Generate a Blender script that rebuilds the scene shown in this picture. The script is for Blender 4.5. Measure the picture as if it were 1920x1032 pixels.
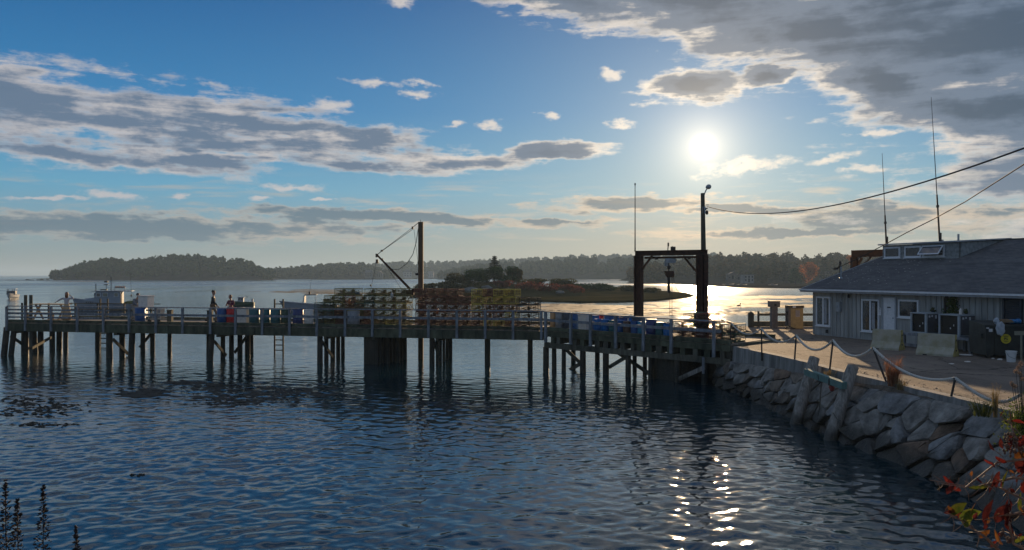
import bpy, bmesh, math, random
import numpy as np
from mathutils import Vector, Matrix, noise as mnoise
R = math.radians
random.seed(7); np.random.seed(7)
scn = bpy.context.scene
C = scn.collection
for o in list(bpy.data.objects): bpy.data.objects.remove(o)

# ------------------------------------------------------------ camera
EYE = 3.0; F = 1500.0; HY = 516.5
cam_d = bpy.data.cameras.new('camera'); cam = bpy.data.objects.new('camera', cam_d); C.objects.link(cam)
cam_d.sensor_width = 36; cam_d.lens = 36 * F / 1920; cam_d.clip_start = .1; cam_d.clip_end = 20000
cam.location = (0, 0, EYE); cam.rotation_euler = (R(90), 0, 0)
scn.camera = cam

def P(px, py, Y): return ((px - 960) / F * Y, Y, EYE - (py - HY) / F * Y)
def X_(px, Y): return (px - 960) / F * Y
def G(px, py, z=0.0):
    Y = (EYE - z) * F / (py - HY); return ((px - 960) / F * Y, Y, z)
def AE(px, py):
    u = (px - 960) / F; v = (HY - py) / F
    return math.atan(u), math.atan(v / math.hypot(1, u))

# ------------------------------------------------------------ sun and sky
SUN_AZ, SUN_EL = AE(1319, 276)
sun_dir = Vector((math.sin(SUN_AZ) * math.cos(SUN_EL), math.cos(SUN_AZ) * math.cos(SUN_EL), math.sin(SUN_EL)))
sd = bpy.data.lights.new('sun', 'SUN'); so = bpy.data.objects.new('sun', sd); C.objects.link(so)
sd.energy = 5.0; sd.angle = R(.53); sd.color = (1.0, .70, .40)
so.rotation_euler = sun_dir.to_track_quat('Z', 'Y').to_euler()
so.location = (20, 60, 40)

world = bpy.data.worlds.new('World'); scn.world = world; world.use_nodes = True
wn = world.node_tree; wn.nodes.clear(); WL = wn.links
class NB:
    """tiny node-building helper"""
    def __init__(s, tree): s.t = tree
    def put(s, sock, v):
        if isinstance(v, bpy.types.NodeSocket): s.t.links.new(v, sock)
        elif v is not None: sock.default_value = v
    def math(s, op, a, b=None, c=None, clamp=False):
        n = s.t.nodes.new('ShaderNodeMath'); n.operation = op; n.use_clamp = clamp
        s.put(n.inputs[0], a); s.put(n.inputs[1], b); s.put(n.inputs[2], c); return n.outputs[0]
    def vmath(s, op, a, b=None, scale=None):
        n = s.t.nodes.new('ShaderNodeVectorMath'); n.operation = op
        s.put(n.inputs[0], a); s.put(n.inputs[1], b)
        if scale is not None: s.put(n.inputs['Scale'], scale)
        return n.outputs['Value'] if op in ('LENGTH', 'DOT_PRODUCT', 'DISTANCE') else n.outputs[0]
    def noise(s, vec, scale, detail=5, rough=.55, dist=0, out=0):
        n = s.t.nodes.new('ShaderNodeTexNoise'); n.inputs['Scale'].default_value = scale
        n.inputs['Detail'].default_value = detail; n.inputs['Roughness'].default_value = rough
        n.inputs['Distortion'].default_value = dist
        if vec is not None: s.put(n.inputs['Vector'], vec)
        return n.outputs[out]
    def mapping(s, vec, loc=(0, 0, 0), rot=(0, 0, 0), scale=(1, 1, 1), kind='POINT'):
        n = s.t.nodes.new('ShaderNodeMapping'); n.vector_type = kind
        s.put(n.inputs['Vector'], vec); n.inputs['Location'].default_value = loc
        n.inputs['Rotation'].default_value = rot; n.inputs['Scale'].default_value = scale; return n.outputs[0]
    def ramp(s, fac, stops, interp='LINEAR'):
        n = s.t.nodes.new('ShaderNodeValToRGB'); n.color_ramp.interpolation = interp
        e = n.color_ramp.elements
        while len(e) < len(stops): e.new(.5)
        for k, (p, c) in zip(e, stops):
            k.position = p; k.color = (*c, 1) if len(c) == 3 else c
        s.put(n.inputs[0], fac); return n.outputs[0]
    def step(s, v, a, b):
        n = s.t.nodes.new('ShaderNodeMapRange'); n.interpolation_type = 'SMOOTHSTEP'
        s.put(n.inputs[0], v); n.inputs[1].default_value = a; n.inputs[2].default_value = b; return n.outputs[0]
    def mix(s, f, a, b, mode='MIX'):
        n = s.t.nodes.new('ShaderNodeMix'); n.data_type = 'RGBA'; n.blend_type = mode
        s.put(n.inputs[0], f)
        for i, v in ((6, a), (7, b)):
            if isinstance(v, tuple) and len(v) == 3: v = (*v, 1)
            s.put(n.inputs[i], v)
        return n.outputs[2]
    def comb(s, x, y, z=0.0):
        n = s.t.nodes.new('ShaderNodeCombineXYZ'); s.put(n.inputs[0], x); s.put(n.inputs[1], y); s.put(n.inputs[2], z); return n.outputs[0]

W = NB(wn)
SKY_STRENGTH = .10
sky = wn.nodes.new('ShaderNodeTexSky'); sky.sky_type = 'NISHITA'; sky.sun_disc = False
sky.sun_elevation = SUN_EL; sky.sun_rotation = SUN_AZ
sky.air_density = 1.0; sky.dust_density = .6; sky.ozone_density = 3.0; sky.altitude = 0
geo = wn.nodes.new('ShaderNodeTexCoord').outputs['Generated']
dirv = W.vmath('NORMALIZE', geo)
sep = wn.nodes.new('ShaderNodeSeparateXYZ'); WL.new(dirv, sep.inputs[0])
az = W.math('ARCTAN2', sep.outputs[0], sep.outputs[1]); el = W.math('ARCSINE', sep.outputs[2])
ae = W.comb(az, el)                                   # radians: azimuth from +Y, elevation
# ragged edges: warp the azimuth/elevation coordinates with stretched noise
st = W.mapping(ae, scale=(1, 2.2, 1))
warp = W.vmath('SUBTRACT', W.noise(st, 9, 4, .6, out=1), (.5, .5, .5))
warp2 = W.vmath('SUBTRACT', W.noise(st, 38, 4, .65, out=1), (.5, .5, .5))
aw = W.vmath('ADD', ae, W.vmath('MULTIPLY', warp, (.085, .032, 0)))
aw = W.vmath('ADD', aw, W.vmath('MULTIPLY', warp2, (.024, .012, 0)))
PXR = 1 / F
def blob_field(blobs):
    cur = None
    for (px, py, rx, ry, ang) in blobs:
        a, e = AE(px, py)
        m = W.mapping(aw, loc=(a, e, 0), rot=(0, 0, R(-ang)), scale=(rx * PXR, ry * PXR, 1), kind='TEXTURE')
        l = W.vmath('LENGTH', m)
        f = W.math('SUBTRACT', 1.0, l)                # 1 in the middle, 0 on the ellipse, negative outside
        cur = f if cur is None else W.math('SMOOTH_MAX', cur, f, .15)
    return cur
big = blob_field([(60, 185, 360, 62, 5), (440, 225, 330, 44, 8), (700, 262, 200, 26, 9), (850, 300, 130, 26, 0), (1020, 283, 115, 17, -4),
    (150, 290, 250, 18, 4), (360, 300, 150, 14, 3), (675, 313, 90, 13, 2), (330, 258, 200, 22, 5),
    (1300, -5, 330, 70, 10), (1040, 0, 190, 34, 12), (1560, 60, 300, 68, 8), (1850, 60, 420, 130, 12), (1660, 150, 120, 52, 20), (1830, 215, 200, 50, 10),
    (1700, -160, 900, 120, 5), (1450, 140, 60, 22, 0), (1300, 158, 108, 27, 0), (200, -330, 500, 90, 0), (2500, 250, 500, 150, 0), (-700, 150, 500, 90, 0)])
low = blob_field([(250, 424, 480, 24, 0), (760, 412, 330, 13, 2), (1180, 382, 170, 18, -2), (1400, 395, 150, 9, 3), (1650, 412, 150, 24, 0), (1650, 388, 50, 14, 0),
    (1040, 416, 90, 7, 0), (1880, 400, 160, 14, 0), (1820, 322, 55, 9, 5), (1500, 440, 250, 9, 0), (-500, 400, 400, 26, 0), (2400, 400, 400, 26, 0)])
small = blob_field([(740, 10, 30, 12, 0), (690, 152, 50, 8, 0), (775, 153, 28, 7, 8), (775, 176, 34, 7, 2), (855, 232, 30, 5, -4), (925, 237, 28, 8, 0),
    (1140, 136, 20, 12, 0), (1168, 228, 32, 9, 0), (1025, 221, 14, 7, 0), (550, 350, 55, 7, 0), (205, 369, 45, 8, 0), (90, 371, 60, 4, 0), (500, 375, 24, 6, 0),
    (622, 376, 20, 4, 0), (330, 366, 16, 5, 0), (507, 287, 30, 9, 0), (590, 290, 34, 7, 5), (620, 195, 40, 12, -10), (1400, 314, 90, 14, -5), (1610, 321, 38, 7, -5),
    (1660, 250, 34, 6, 0), (1700, 228, 30, 8, 10), (1560, 300, 40, 9, -15)])
det = W.noise(W.mapping(ae, scale=(1, 1.9, 1)), 26, 7, .62)
streak = W.noise(W.mapping(ae, rot=(0, 0, R(7)), scale=(.22, 1.9, 1)), 24, 6, .6, .4)
big = W.math('ADD', W.math('ADD', big, -.12), W.math('MULTIPLY', W.math('MULTIPLY', W.math('MAXIMUM', big, 0.0), W.step(az, -.1, .2)), 1.1))
dens_b = W.math('ADD', big, W.math('MULTIPLY', W.math('SUBTRACT', det, .5), 1.5))
dens_b = W.math('ADD', dens_b, W.math('MULTIPLY', W.math('SUBTRACT', streak, .5), 2.6))
dens_l = W.math('ADD', low, W.math('MULTIPLY', W.math('SUBTRACT', W.noise(W.mapping(ae, scale=(1, 4, 1)), 22, 6, .6), .5), 2.2))
dens_s = W.math('ADD', W.math('ADD', small, -.22), W.math('MULTIPLY', W.math('SUBTRACT', W.noise(W.mapping(ae, scale=(1, 1.6, 1)), 48, 5, .65), .5), 2.6))
# thin horizontal streaks low in the sky, all the way round
stn = W.noise(W.mapping(ae, scale=(1, 9, 1)), 7, 7, .62, .3)
band = W.math('MULTIPLY', W.step(el, .02, .05), W.math('SUBTRACT', 1.0, W.step(el, .085, .13)))
dens_t = W.math('MULTIPLY', W.step(stn, .50, .68), band)
theta = W.math('ARCCOSINE', W.math('MINIMUM', W.vmath('DOT_PRODUCT', dirv, tuple(sun_dir)), .9999999))
near = W.math('EXPONENT', W.math('MULTIPLY', theta, -3.6))          # 1 at the sun, falling with the angle
elc = W.step(el, .0, .30)
hazeb = W.math('EXPONENT', W.math('MULTIPLY', W.math('ABSOLUTE', el), -12.0))
# clear air colour
base = sky.outputs[0]
lum = W.vmath('DOT_PRODUCT', base, (.25, .55, .2))
kk = W.math('DIVIDE', .62, W.math('ADD', 1.0, W.math('MULTIPLY', lum, .10)))       # the bright side of the sky is compressed, as the exposure of the photograph does
base = W.mix(1.0, base, W.comb(W.math('MULTIPLY', kk, .45), W.math('MULTIPLY', kk, .92), W.math('MULTIPLY', kk, 1.25)), 'MULTIPLY')
deep = W.ramp(W.math('DIVIDE', W.math('ABSOLUTE', el), .6), [(0, (2.3, 2.5, 2.6)), (.07, (1.9, 2.75, 3.3)), (.17, (.95, 3.2, 4.9)), (.33, (.22, 1.85, 4.1)), (.55, (.03, .9, 2.7)), (1, (.06, .7, 2.0))])
base = W.mix(.72, base, deep)
air = W.mix(W.math('MULTIPLY', hazeb, near), base, (6.4, 4.6, 2.9), 'MIX')
lit = W.mix(near, (3.9, 3.8, 4.0), (9.6, 8.2, 6.4))
shade = W.mix(near, (1.0, 1.5, 2.25), (1.15, 1.5, 2.0))
dark = W.mix(near, (.36, .68, 1.15), (.42, .74, 1.18))
lowlit = W.mix(near, (3.0, 3.0, 2.9), (9.0, 6.4, 3.9))
lowshade = W.mix(near, (.85, 1.35, 1.8), (1.2, 1.4, 1.55))
fine = W.noise(W.mapping(ae, rot=(0, 0, R(6)), scale=(.45, 1.6, 1)), 70, 6, .7, .3)
streak2 = W.noise(W.mapping(ae, rot=(0, 0, R(8)), scale=(.16, 1.5, 1)), 34, 4, .55, .2)
def cloud(col, dens, lit, shade, a0, a1, s0, s1, amax=.96, dark=None, d0=.6, d1=1.2):
    alpha = W.math('MULTIPLY', W.step(W.math('ADD', dens, W.math('MULTIPLY', W.math('SUBTRACT', fine, .5), .95)), a0, a1), amax)
    dd = W.math('ADD', dens, W.math('ADD', W.math('MULTIPLY', W.math('SUBTRACT', fine, .5), .6), W.math('MULTIPLY', W.math('SUBTRACT', streak2, .5), 1.6)))
    c = W.mix(W.step(dd, s0, s1), lit, shade)
    if dark is not None: c = W.mix(W.math('MULTIPLY', W.step(dens, d0, d1), W.math('ADD', .25, W.math('MULTIPLY', W.step(az, -.05, .3), .75))), c, dark)
    return W.mix(alpha, col, c)
col = W.mix(W.math('MULTIPLY', dens_t, .75), air, lowlit)
col = cloud(col, dens_l, lowlit, lowshade, -.25, .35, .0, .55, .85)
col = cloud(col, dens_s, lit, shade, -.45, .6, .9, 1.8, .85)
# the same broken cloud goes on all round and overhead, outside the frame
gen = W.math('SUBTRACT', W.noise(W.mapping(dirv, scale=(1, 1, 2.6)), 3.1, 6, .6, .3), .5)
outside = W.math('MAXIMUM', W.step(W.math('ABSOLUTE', az), .75, 1.1), W.step(el, .38, .6))
gen = W.math('ADD', W.math('MULTIPLY', gen, 7.0), W.math('SUBTRACT', W.math('MULTIPLY', outside, 2.1), 2.0))
dens_b = W.math('MAXIMUM', dens_b, gen)
col = cloud(col, dens_b, lit, shade, -.34, .34, -.12, .62, .97, dark, .75, 1.6)
# the sun and its aureole in the air
disc = W.math('EXPONENT', W.math('MULTIPLY', W.math('POWER', W.math('DIVIDE', theta, .0078), 2.0), -1.0))
glow = W.math('ADD', W.math('MULTIPLY', W.math('EXPONENT', W.math('MULTIPLY', theta, -36)), 8), W.math('MULTIPLY', W.math('EXPONENT', W.math('MULTIPLY', theta, -7.5)), 3.0))
glowc = W.mix(1.0, (1.0, .80, .54), W.comb(glow, glow, glow), 'MULTIPLY')
col = W.mix(1.0, col, glowc, 'ADD')
d60 = W.math('MULTIPLY', disc, 40)
col = W.mix(1.0, col, W.comb(d60, d60, W.math('MULTIPLY', d60, .9)), 'ADD')
bg = wn.nodes.new('ShaderNodeBackground'); bg.inputs[1].default_value = SKY_STRENGTH
WL.new(col, bg.inputs[0])
wo = wn.nodes.new('ShaderNodeOutputWorld'); WL.new(bg.outputs[0], wo.inputs[0])
world.cycles.sampling_method = 'MANUAL'; world.cycles.sample_map_resolution = 512

scn.view_settings.view_transform = 'Standard'; scn.view_settings.look = 'None'
scn.view_settings.exposure = 0.32; scn.view_settings.gamma = 1; scn.view_settings.use_curve_mapping = False
scn.render.engine = 'CYCLES'
scn.cycles.use_denoising = True
scn.cycles.max_bounces = 6; scn.cycles.glossy_bounces = 3; scn.cycles.diffuse_bounces = 2; scn.cycles.transmission_bounces = 4
scn.cycles.volume_bounces = 0; scn.cycles.sample_clamp_indirect = 4; scn.cycles.caustics_reflective = False; scn.cycles.caustics_refractive = False

# ------------------------------------------------------------ materials
MATS = {}
def mat(name, col, rough=.8, var=.25, scale=6, bump=.0, bscale=None, metal=0, stretch=(1, 1, 1), col2=None, spec=.4, island=0, detail=6, lo=.35, hi=.65, transl=0, tide=None):
    if name in MATS: return MATS[name]
    m = bpy.data.materials.new(name); m.use_nodes = True; t = m.node_tree; N = NB(t)
    b = t.nodes['Principled BSDF']; b.inputs['Roughness'].default_value = rough; b.inputs['Metallic'].default_value = metal
    b.inputs['Specular IOR Level'].default_value = spec
    tc = t.nodes.new('ShaderNodeTexCoord').outputs['Object']
    v = N.mapping(tc, scale=stretch)
    n = N.noise(v, scale, detail, .62)
    c2 = col2 or tuple(min(1, c * (1 + var)) for c in col)
    c1 = col if col2 else tuple(c * (1 - var) for c in col)
    c = N.ramp(n, [(lo, c1), (hi, c2)])
    if island:
        rnd = t.nodes.new('ShaderNodeNewGeometry').outputs['Random Per Island']
        oi = t.nodes.new('ShaderNodeObjectInfo').outputs['Random']
        k = N.math('ADD', N.math('MULTIPLY', N.math('FRACT', N.math('ADD', rnd, oi)), 2 * island), 1 - island)
        c = N.mix(1.0, c, N.comb(k, k, k), 'MULTIPLY')
    if tide is not None:                                  # wet weedy band below the high-water mark
        pz = t.nodes.new('ShaderNodeNewGeometry').outputs['Position']; sx = t.nodes.new('ShaderNodeSeparateXYZ'); t.links.new(pz, sx.inputs[0])
        wob = N.math('MULTIPLY', N.math('SUBTRACT', N.noise(pz, 2.2, 4, .6), .5), .7)
        wet = N.math('SUBTRACT', 1.0, N.step(N.math('ADD', sx.outputs[2], wob), tide - .22, tide + .12))
        c = N.mix(N.math('MULTIPLY', wet, .85), c, (.018, .017, .010)); 
        t.links.new(N.math('SUBTRACT', rough, N.math('MULTIPLY', wet, .35)), b.inputs['Roughness'])
        barn = N.math('MULTIPLY', N.math('MULTIPLY', wet, N.step(N.noise(pz, 34, 2, .5), .60, .68)), .5); c = N.mix(barn, c, (.20, .19, .16))
    t.links.new(c, b.inputs['Base Color'])
    if bump:
        bp = t.nodes.new('ShaderNodeBump'); bp.inputs['Strength'].default_value = bump; bp.inputs['Distance'].default_value = .02
        t.links.new(N.noise(v, bscale or scale * 3, 5, .65), bp.inputs['Height']); t.links.new(bp.outputs[0], b.inputs['Normal'])
    if transl:
        tr = t.nodes.new('ShaderNodeBsdfTranslucent'); t.links.new(c, tr.inputs[0])
        mx = t.nodes.new('ShaderNodeMixShader'); mx.inputs[0].default_value = transl
        t.links.new(b.outputs[0], mx.inputs[1]); t.links.new(tr.outputs[0], mx.inputs[2])
        t.links.new(mx.outputs[0], t.nodes['Material Output'].inputs[0])
    MATS[name] = m; return m
old_wood = mat('weathered_timber', (.10, .095, .07), .9, .4, 5, .5, stretch=(1, 1, .25), island=.25)
fascia_wood = mat('mossy_timber', (.075, .08, .05), .9, .5, 3, .5, stretch=(1, 1, .4), island=.2)
pile_wood = mat('dark_pile_timber', (.06, .05, .037), .85, .5, 4, .6, stretch=(1, 1, .2), island=.2, tide=-.95)
grey_wood = mat('grey_rail_timber', (.21, .225, .245), .8, .4, 8, .3, stretch=(1, 1, .3))
silver_wood = mat('silvered_timber', (.27, .25, .22), .85, .45, 3, .9, stretch=(5, 5, .3), tide=-1.35)
deck_wood = mat('deck_plank_timber', (.22, .18, .14), .85, .35, 4, .4, stretch=(.5, 2, 1), island=.3)
tan_wood = mat('tan_timber', (.42, .31, .18), .8, .2, 5, .2)
rust_steel = mat('rusted_steel', (.055, .034, .026), .8, .5, 7, .4, spec=.2, col2=(.105, .052, .032))
dark_steel = mat('dark_steel', (.045, .04, .038), .6, .4, 6, .2, metal=.4)
black_metal = mat('black_painted_metal', (.02, .02, .022), .5, .3, 10)
white_paint = mat('white_paint', (.74, .76, .78), .5, .08, 8)
white_plastic = mat('white_plastic', (.72, .68, .62), .5, .12, 8)
glass = mat('dark_window_glass', (.02, .028, .032), .06, .3, 2, spec=.8)
concrete = mat('stained_concrete', (.24, .235, .22), .9, .45, 2.2, .5, stretch=(1.4, 1.4, .22), bscale=30)
cable_black = mat('black_cable', (.015, .015, .016), .6, .1, 10)
rope_white = mat('pale_rope', (.55, .53, .48), .7, .15, 30, island=.15)
galv = mat('galvanised_metal', (.33, .36, .38), .5, .2, 8, metal=.3)

# ------------------------------------------------------------ mesh builders
class MB:
    def __init__(s): s.v = []; s.f = []
    def add(s, vs, fs):
        k = len(s.v); s.v += [tuple(p) for p in vs]; s.f += [tuple(i + k for i in f) for f in fs]; return s
    def box(s, c, d, rz=0, M=None):
        hx, hy, hz = d[0] / 2, d[1] / 2, d[2] / 2
        vs = [Vector((x * hx, y * hy, z * hz)) for z in (-1, 1) for y in (-1, 1) for x in (-1, 1)]
        if M is None: M = Matrix.Rotation(rz, 3, 'Z')
        vs = [M @ p + Vector(c) for p in vs]
        return s.add(vs, [(0, 2, 3, 1), (4, 5, 7, 6), (0, 1, 5, 4), (2, 6, 7, 3), (0, 4, 6, 2), (1, 3, 7, 5)])
    def beam(s, a, b, w, h, up=(0, 0, 1)):
        a, b = Vector(a), Vector(b); d = (b - a); L = d.length; d.normalize()
        u = Vector(up); 
        if abs(d.dot(u)) > .98: u = Vector((0, 1, 0))
        x = d.cross(u).normalized(); z = x.cross(d).normalized()
        M = Matrix((x, d, z)).transposed()
        return s.box((a + b) / 2, (w, L, h), M=M)
    def tube(s, pts, r, n=8, caps=True, jit=0):
        pts = [Vector(p) for p in pts]; m = len(pts)
        rs = r if isinstance(r, (list, tuple)) else [r] * m
        k = len(s.v); prev = None
        for i, p in enumerate(pts):
            t = (pts[min(i + 1, m - 1)] - pts[max(i - 1, 0)]).normalized()
            if prev is None:
                u = Vector((1, 0, 0)) if abs(t.x) < .8 else Vector((0, 1, 0))
                u = (u - t * u.dot(t)).normalized()
            else:
                u = (prev - t * prev.dot(t)).normalized()
            prev = u; w = t.cross(u)
            for j in range(n):
                a = 2 * math.pi * j / n; q = rs[i] * (1 + random.uniform(-jit, jit))
                s.v.append(tuple(p + (u * math.cos(a) + w * math.sin(a)) * q))
        for i in range(m - 1):
            for j in range(n):
                a, b = k + i * n + j, k + i * n + (j + 1) % n
                s.f.append((a, b, b + n, a + n))
        if caps:
            s.f.append(tuple(k + j for j in reversed(range(n)))); s.f.append(tuple(k + (m - 1) * n + j for j in range(n)))
        return s
    def lathe(s, prof, c=(0, 0, 0), n=16, sx=1, sy=1):
        k = len(s.v); m = len(prof)
        for (r, z) in prof:
            for j in range(n):
                a = 2 * math.pi * j / n; s.v.append((c[0] + r * sx * math.cos(a), c[1] + r * sy * math.sin(a), c[2] + z))
        for i in range(m - 1):
            for j in range(n):
                a, b = k + i * n + j, k + i * n + (j + 1) % n; s.f.append((a, b, b + n, a + n))
        s.f.append(tuple(k + j for j in reversed(range(n)))); s.f.append(tuple(k + (m - 1) * n + j for j in range(n)))
        return s
    def prism(s, poly, z0, z1):
        n = len(poly); vs = [(x, y, z0) for x, y in poly] + [(x, y, z1) for x, y in poly]
        return s.add(vs, [tuple(reversed(range(n))), tuple(range(n, 2 * n))] + [(i, (i + 1) % n, n + (i + 1) % n, n + i) for i in range(n)])
    def mesh(s, name, m, org=(0, 0, 0), smooth=False):
        me = bpy.data.meshes.new(name); o = org
        me.from_pydata([(x - o[0], y - o[1], z - o[2]) for x, y, z in s.v], [], s.f)
        if m is not None: me.materials.append(m)
        if smooth: me.shade_smooth()
        me.update(); return me
    def build(s, name, m, parent=None, org=(0, 0, 0), smooth=False, loc=None):
        ob = bpy.data.objects.new(name, s.mesh(name, m, org, smooth)); C.objects.link(ob)
        if parent is not None: ob.parent = parent
        if loc is not None: ob.location = loc
        return ob
def empty(name, loc=(0, 0, 0), rz=0):
    o = bpy.data.objects.new(name, None); C.objects.link(o); o.location = loc; o.rotation_euler = (0, 0, rz); o.empty_display_size = .3; return o
def tag(o, label, cat, group=None, kind=None):
    if label: o['label'] = label
    if cat: o['category'] = cat
    if group: o['group'] = group
    if kind: o['kind'] = kind
    return o
def struct(o): o['kind'] = 'structure'; return o
def kids(o): return [c for c in bpy.data.objects if c.parent == o]
def dup(root, loc=None, rz=None, label=None, tree=None):
    def rec(o, par):
        c = o.copy(); C.objects.link(c); c.parent = par
        for ch in (tree or KID).get(o.name, []): rec(ch, c)
        return c
    r = rec(root, None)
    if loc is not None: r.location = loc
    if rz is not None: r.rotation_euler = (0, 0, rz)
    if label: r['label'] = label
    return r
KID = {}
def remember(root):
    def rec(o):
        ks = kids(o)
        if ks: KID[o.name] = ks
        for k in ks: rec(k)
    rec(root); return root
def leafmesh(name, pos, nrm, size, m, parent=None, org=(0, 0, 0), aspect=.6, sizes=None):
    """many small four-cornered leaves: pos (n,3), random orientation near nrm"""
    n = len(pos); pos = np.asarray(pos, float) - np.asarray(org)
    a = np.random.normal(size=(n, 3)); a /= np.linalg.norm(a, axis=1)[:, None]
    nr = np.asarray(nrm, float) + np.random.normal(size=(n, 3)) * .6; nr /= np.linalg.norm(nr, axis=1)[:, None]
    u = np.cross(nr, a); u /= np.linalg.norm(u, axis=1)[:, None] + 1e-9; v = np.cross(nr, u)
    sz = (size * np.random.uniform(.6, 1.3, n) if sizes is None else sizes)[:, None]
    vs = np.stack([pos - u * sz, pos - v * sz * aspect, pos + u * sz, pos + v * sz * aspect], 1).reshape(-1, 3)
    q_ = quads(name, vs, np.arange(4 * n).reshape(-1, 4), m, parent)
    if parent is not None: q_['kind'] = 'stuff'
    return q_
def quads(name, vs, fs, m, parent=None, smooth=False):
    me = bpy.data.meshes.new(name); vs = np.asarray(vs, np.float32); fs = np.asarray(fs, np.int32); k = fs.shape[1]
    me.vertices.add(len(vs)); me.vertices.foreach_set('co', vs.ravel())
    me.loops.add(fs.size); me.loops.foreach_set('vertex_index', fs.ravel())
    me.polygons.add(len(fs)); me.polygons.foreach_set('loop_start', np.arange(0, fs.size, k, dtype=np.int32))
    me.polygons.foreach_set('loop_total', np.full(len(fs), k, np.int32))
    if smooth: me.polygons.foreach_set('use_smooth', np.ones(len(fs), bool))
    if m is not None: me.materials.append(m)
    me.update(calc_edges=True); me.validate()
    ob = bpy.data.objects.new(name, me); C.objects.link(ob)
    if parent is not None: ob.parent = parent
    return ob
def grid_faces(nr, nc):
    i = np.arange(nr * nc).reshape(nr, nc); return np.stack([i[:-1, :-1], i[:-1, 1:], i[1:, 1:], i[1:, :-1]], -1).reshape(-1, 4)
# ============================================================ SETTING
WZ = -1.7
# ---- water: one sheet; rows and columns get finer towards the camera and carry real ripples
def water():
    m = bpy.data.materials.new('sea_water'); m.use_nodes = True; t = m.node_tree; N = NB(t)
    b = t.nodes['Principled BSDF']; b.inputs['Base Color'].default_value = (.004, .024, .034, 1)
    b.inputs['IOR'].default_value = 1.5; b.inputs['Specular IOR Level'].default_value = .75
    g = t.nodes.new('ShaderNodeNewGeometry').outputs['Position']
    sp = t.nodes.new('ShaderNodeSeparateXYZ'); t.links.new(g, sp.inputs[0]); Y = sp.outputs[1]
    patch = N.noise(N.mapping(g, scale=(.02, .006, 1)), 1.0, 4, .6, .5)
    rough = N.math('ADD', .045, N.math('MULTIPLY', N.step(Y, 40, 400), N.math('ADD', .10, N.math('MULTIPLY', N.step(patch, .42, .6), .14))))
    t.links.new(rough, b.inputs['Roughness'])
    h1 = N.noise(N.mapping(g, scale=(1.0, 1.7, 1)), 3.2, 4, .55, .4)
    h2 = N.noise(N.mapping(g, scale=(.35, .8, 1)), 1.0, 4, .6, .2)
    h3 = N.noise(N.mapping(g, scale=(.8, 1.5, 1)), 1.3, 3, .5, .3)
    hh = N.math('ADD', N.math('MULTIPLY', h1, N.math('ADD', .2, N.math('MULTIPLY', N.step(Y, 24, 60), .5))), N.math('MULTIPLY', N.math('MULTIPLY', h2, N.step(Y, 80, 200)), 1.5))
    hh = N.math('ADD', hh, N.math('MULTIPLY', N.math('MULTIPLY', h3, N.step(Y, 50, 90)), .6))
    bp = t.nodes.new('ShaderNodeBump'); bp.inputs['Distance'].default_value = .05
    t.links.new(N.math('ADD', .22, N.math('MULTIPLY', N.step(patch, .42, .58), .45)), bp.inputs['Strength'])
    t.links.new(hh, bp.inputs['Height']); t.links.new(bp.outputs[0], b.inputs['Normal'])
    # rows
    ys = [6.0]
    while ys[-1] < 95: ys.append(ys[-1] + max(.045, ys[-1] ** 2 / 7050 * .62))
    while ys[-1] < 7900: ys.append(ys[-1] * 1.12)
    ys = np.array([-60., -20., 0.] + ys); nc = 700
    us = np.linspace(-.74, .74, nc)
    Yg = np.repeat(ys[:, None], nc, 1); Xg = us[None, :] * np.maximum(Yg, 6) 
    far = np.clip((Yg - 80) / 60, 0, 1); k = np.abs(us[None, :]) / .74
    # widen the edges so that the sheet covers everything off to the sides
    Xg = np.where(k > .985, np.sign(us[None, :]) * np.maximum(np.abs(Xg), 60 + 9000 * (k - .985) / .015), Xg)
    rs = np.random.RandomState(3); Z = np.zeros_like(Xg)
    def rip(n, l0, l1, s0, spread, mean):
        nonlocal Z
        for i in range(n):
            L = math.exp(rs.uniform(math.log(l0), math.log(l1))); a = mean + rs.normal() * spread; kk = 2 * math.pi / L
            ph = rs.uniform(0, 6.28); amp = s0 / kk
            wgt = np.clip(1.3 - Yg * Yg / 7050 * 1.9 / L, 0, 1)      # drop what the rows cannot carry
            warpx = .25 * np.sin(Yg * .31 + ph) ; 
            Z += amp * wgt * np.sin(kk * ((Xg + warpx) * math.sin(a) + Yg * math.cos(a)) + ph + .9 * np.sin(Xg * .45 + ph * 2) + .7 * np.sin(Yg * .23 + ph))
    rip(36, .24, .8, .0160, .9, -.25)
    rip(16, .75, 1.8, .0062, .7, -.2)
    rip(5, 3, 7, .0025, .6, -.3)
    edge = np.clip((Yg - 6) / 3, 0, 1) * (1 - np.clip((Yg - 85) / 30, 0, 1)) * (k < .98)
    # calmer lee on the right by the wall, livelier out on the left
    gain = .92 + .30 * np.sin(Xg * .17 + 1.2 + .8 * np.sin(Yg * .09)) * np.sin(Yg * .13 + .05 * Xg) + .28 * np.sin(Xg * .31 - Yg * .07) * np.sin(Yg * .41 + Xg * .1 + 1)
    Z = Z * edge * gain
    vs = np.stack([Xg, Yg, WZ + Z], -1).reshape(-1, 3)
    o = quads('water', vs, grid_faces(len(ys), nc), m, smooth=True); struct(o)
water()

bed = mat('sea_bed_mud', (.05, .045, .035), .9, .3, .5)
struct(MB().box((0, 4400, -3.2), (19000, 9400, .2)).build('sea_bed', bed))

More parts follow.
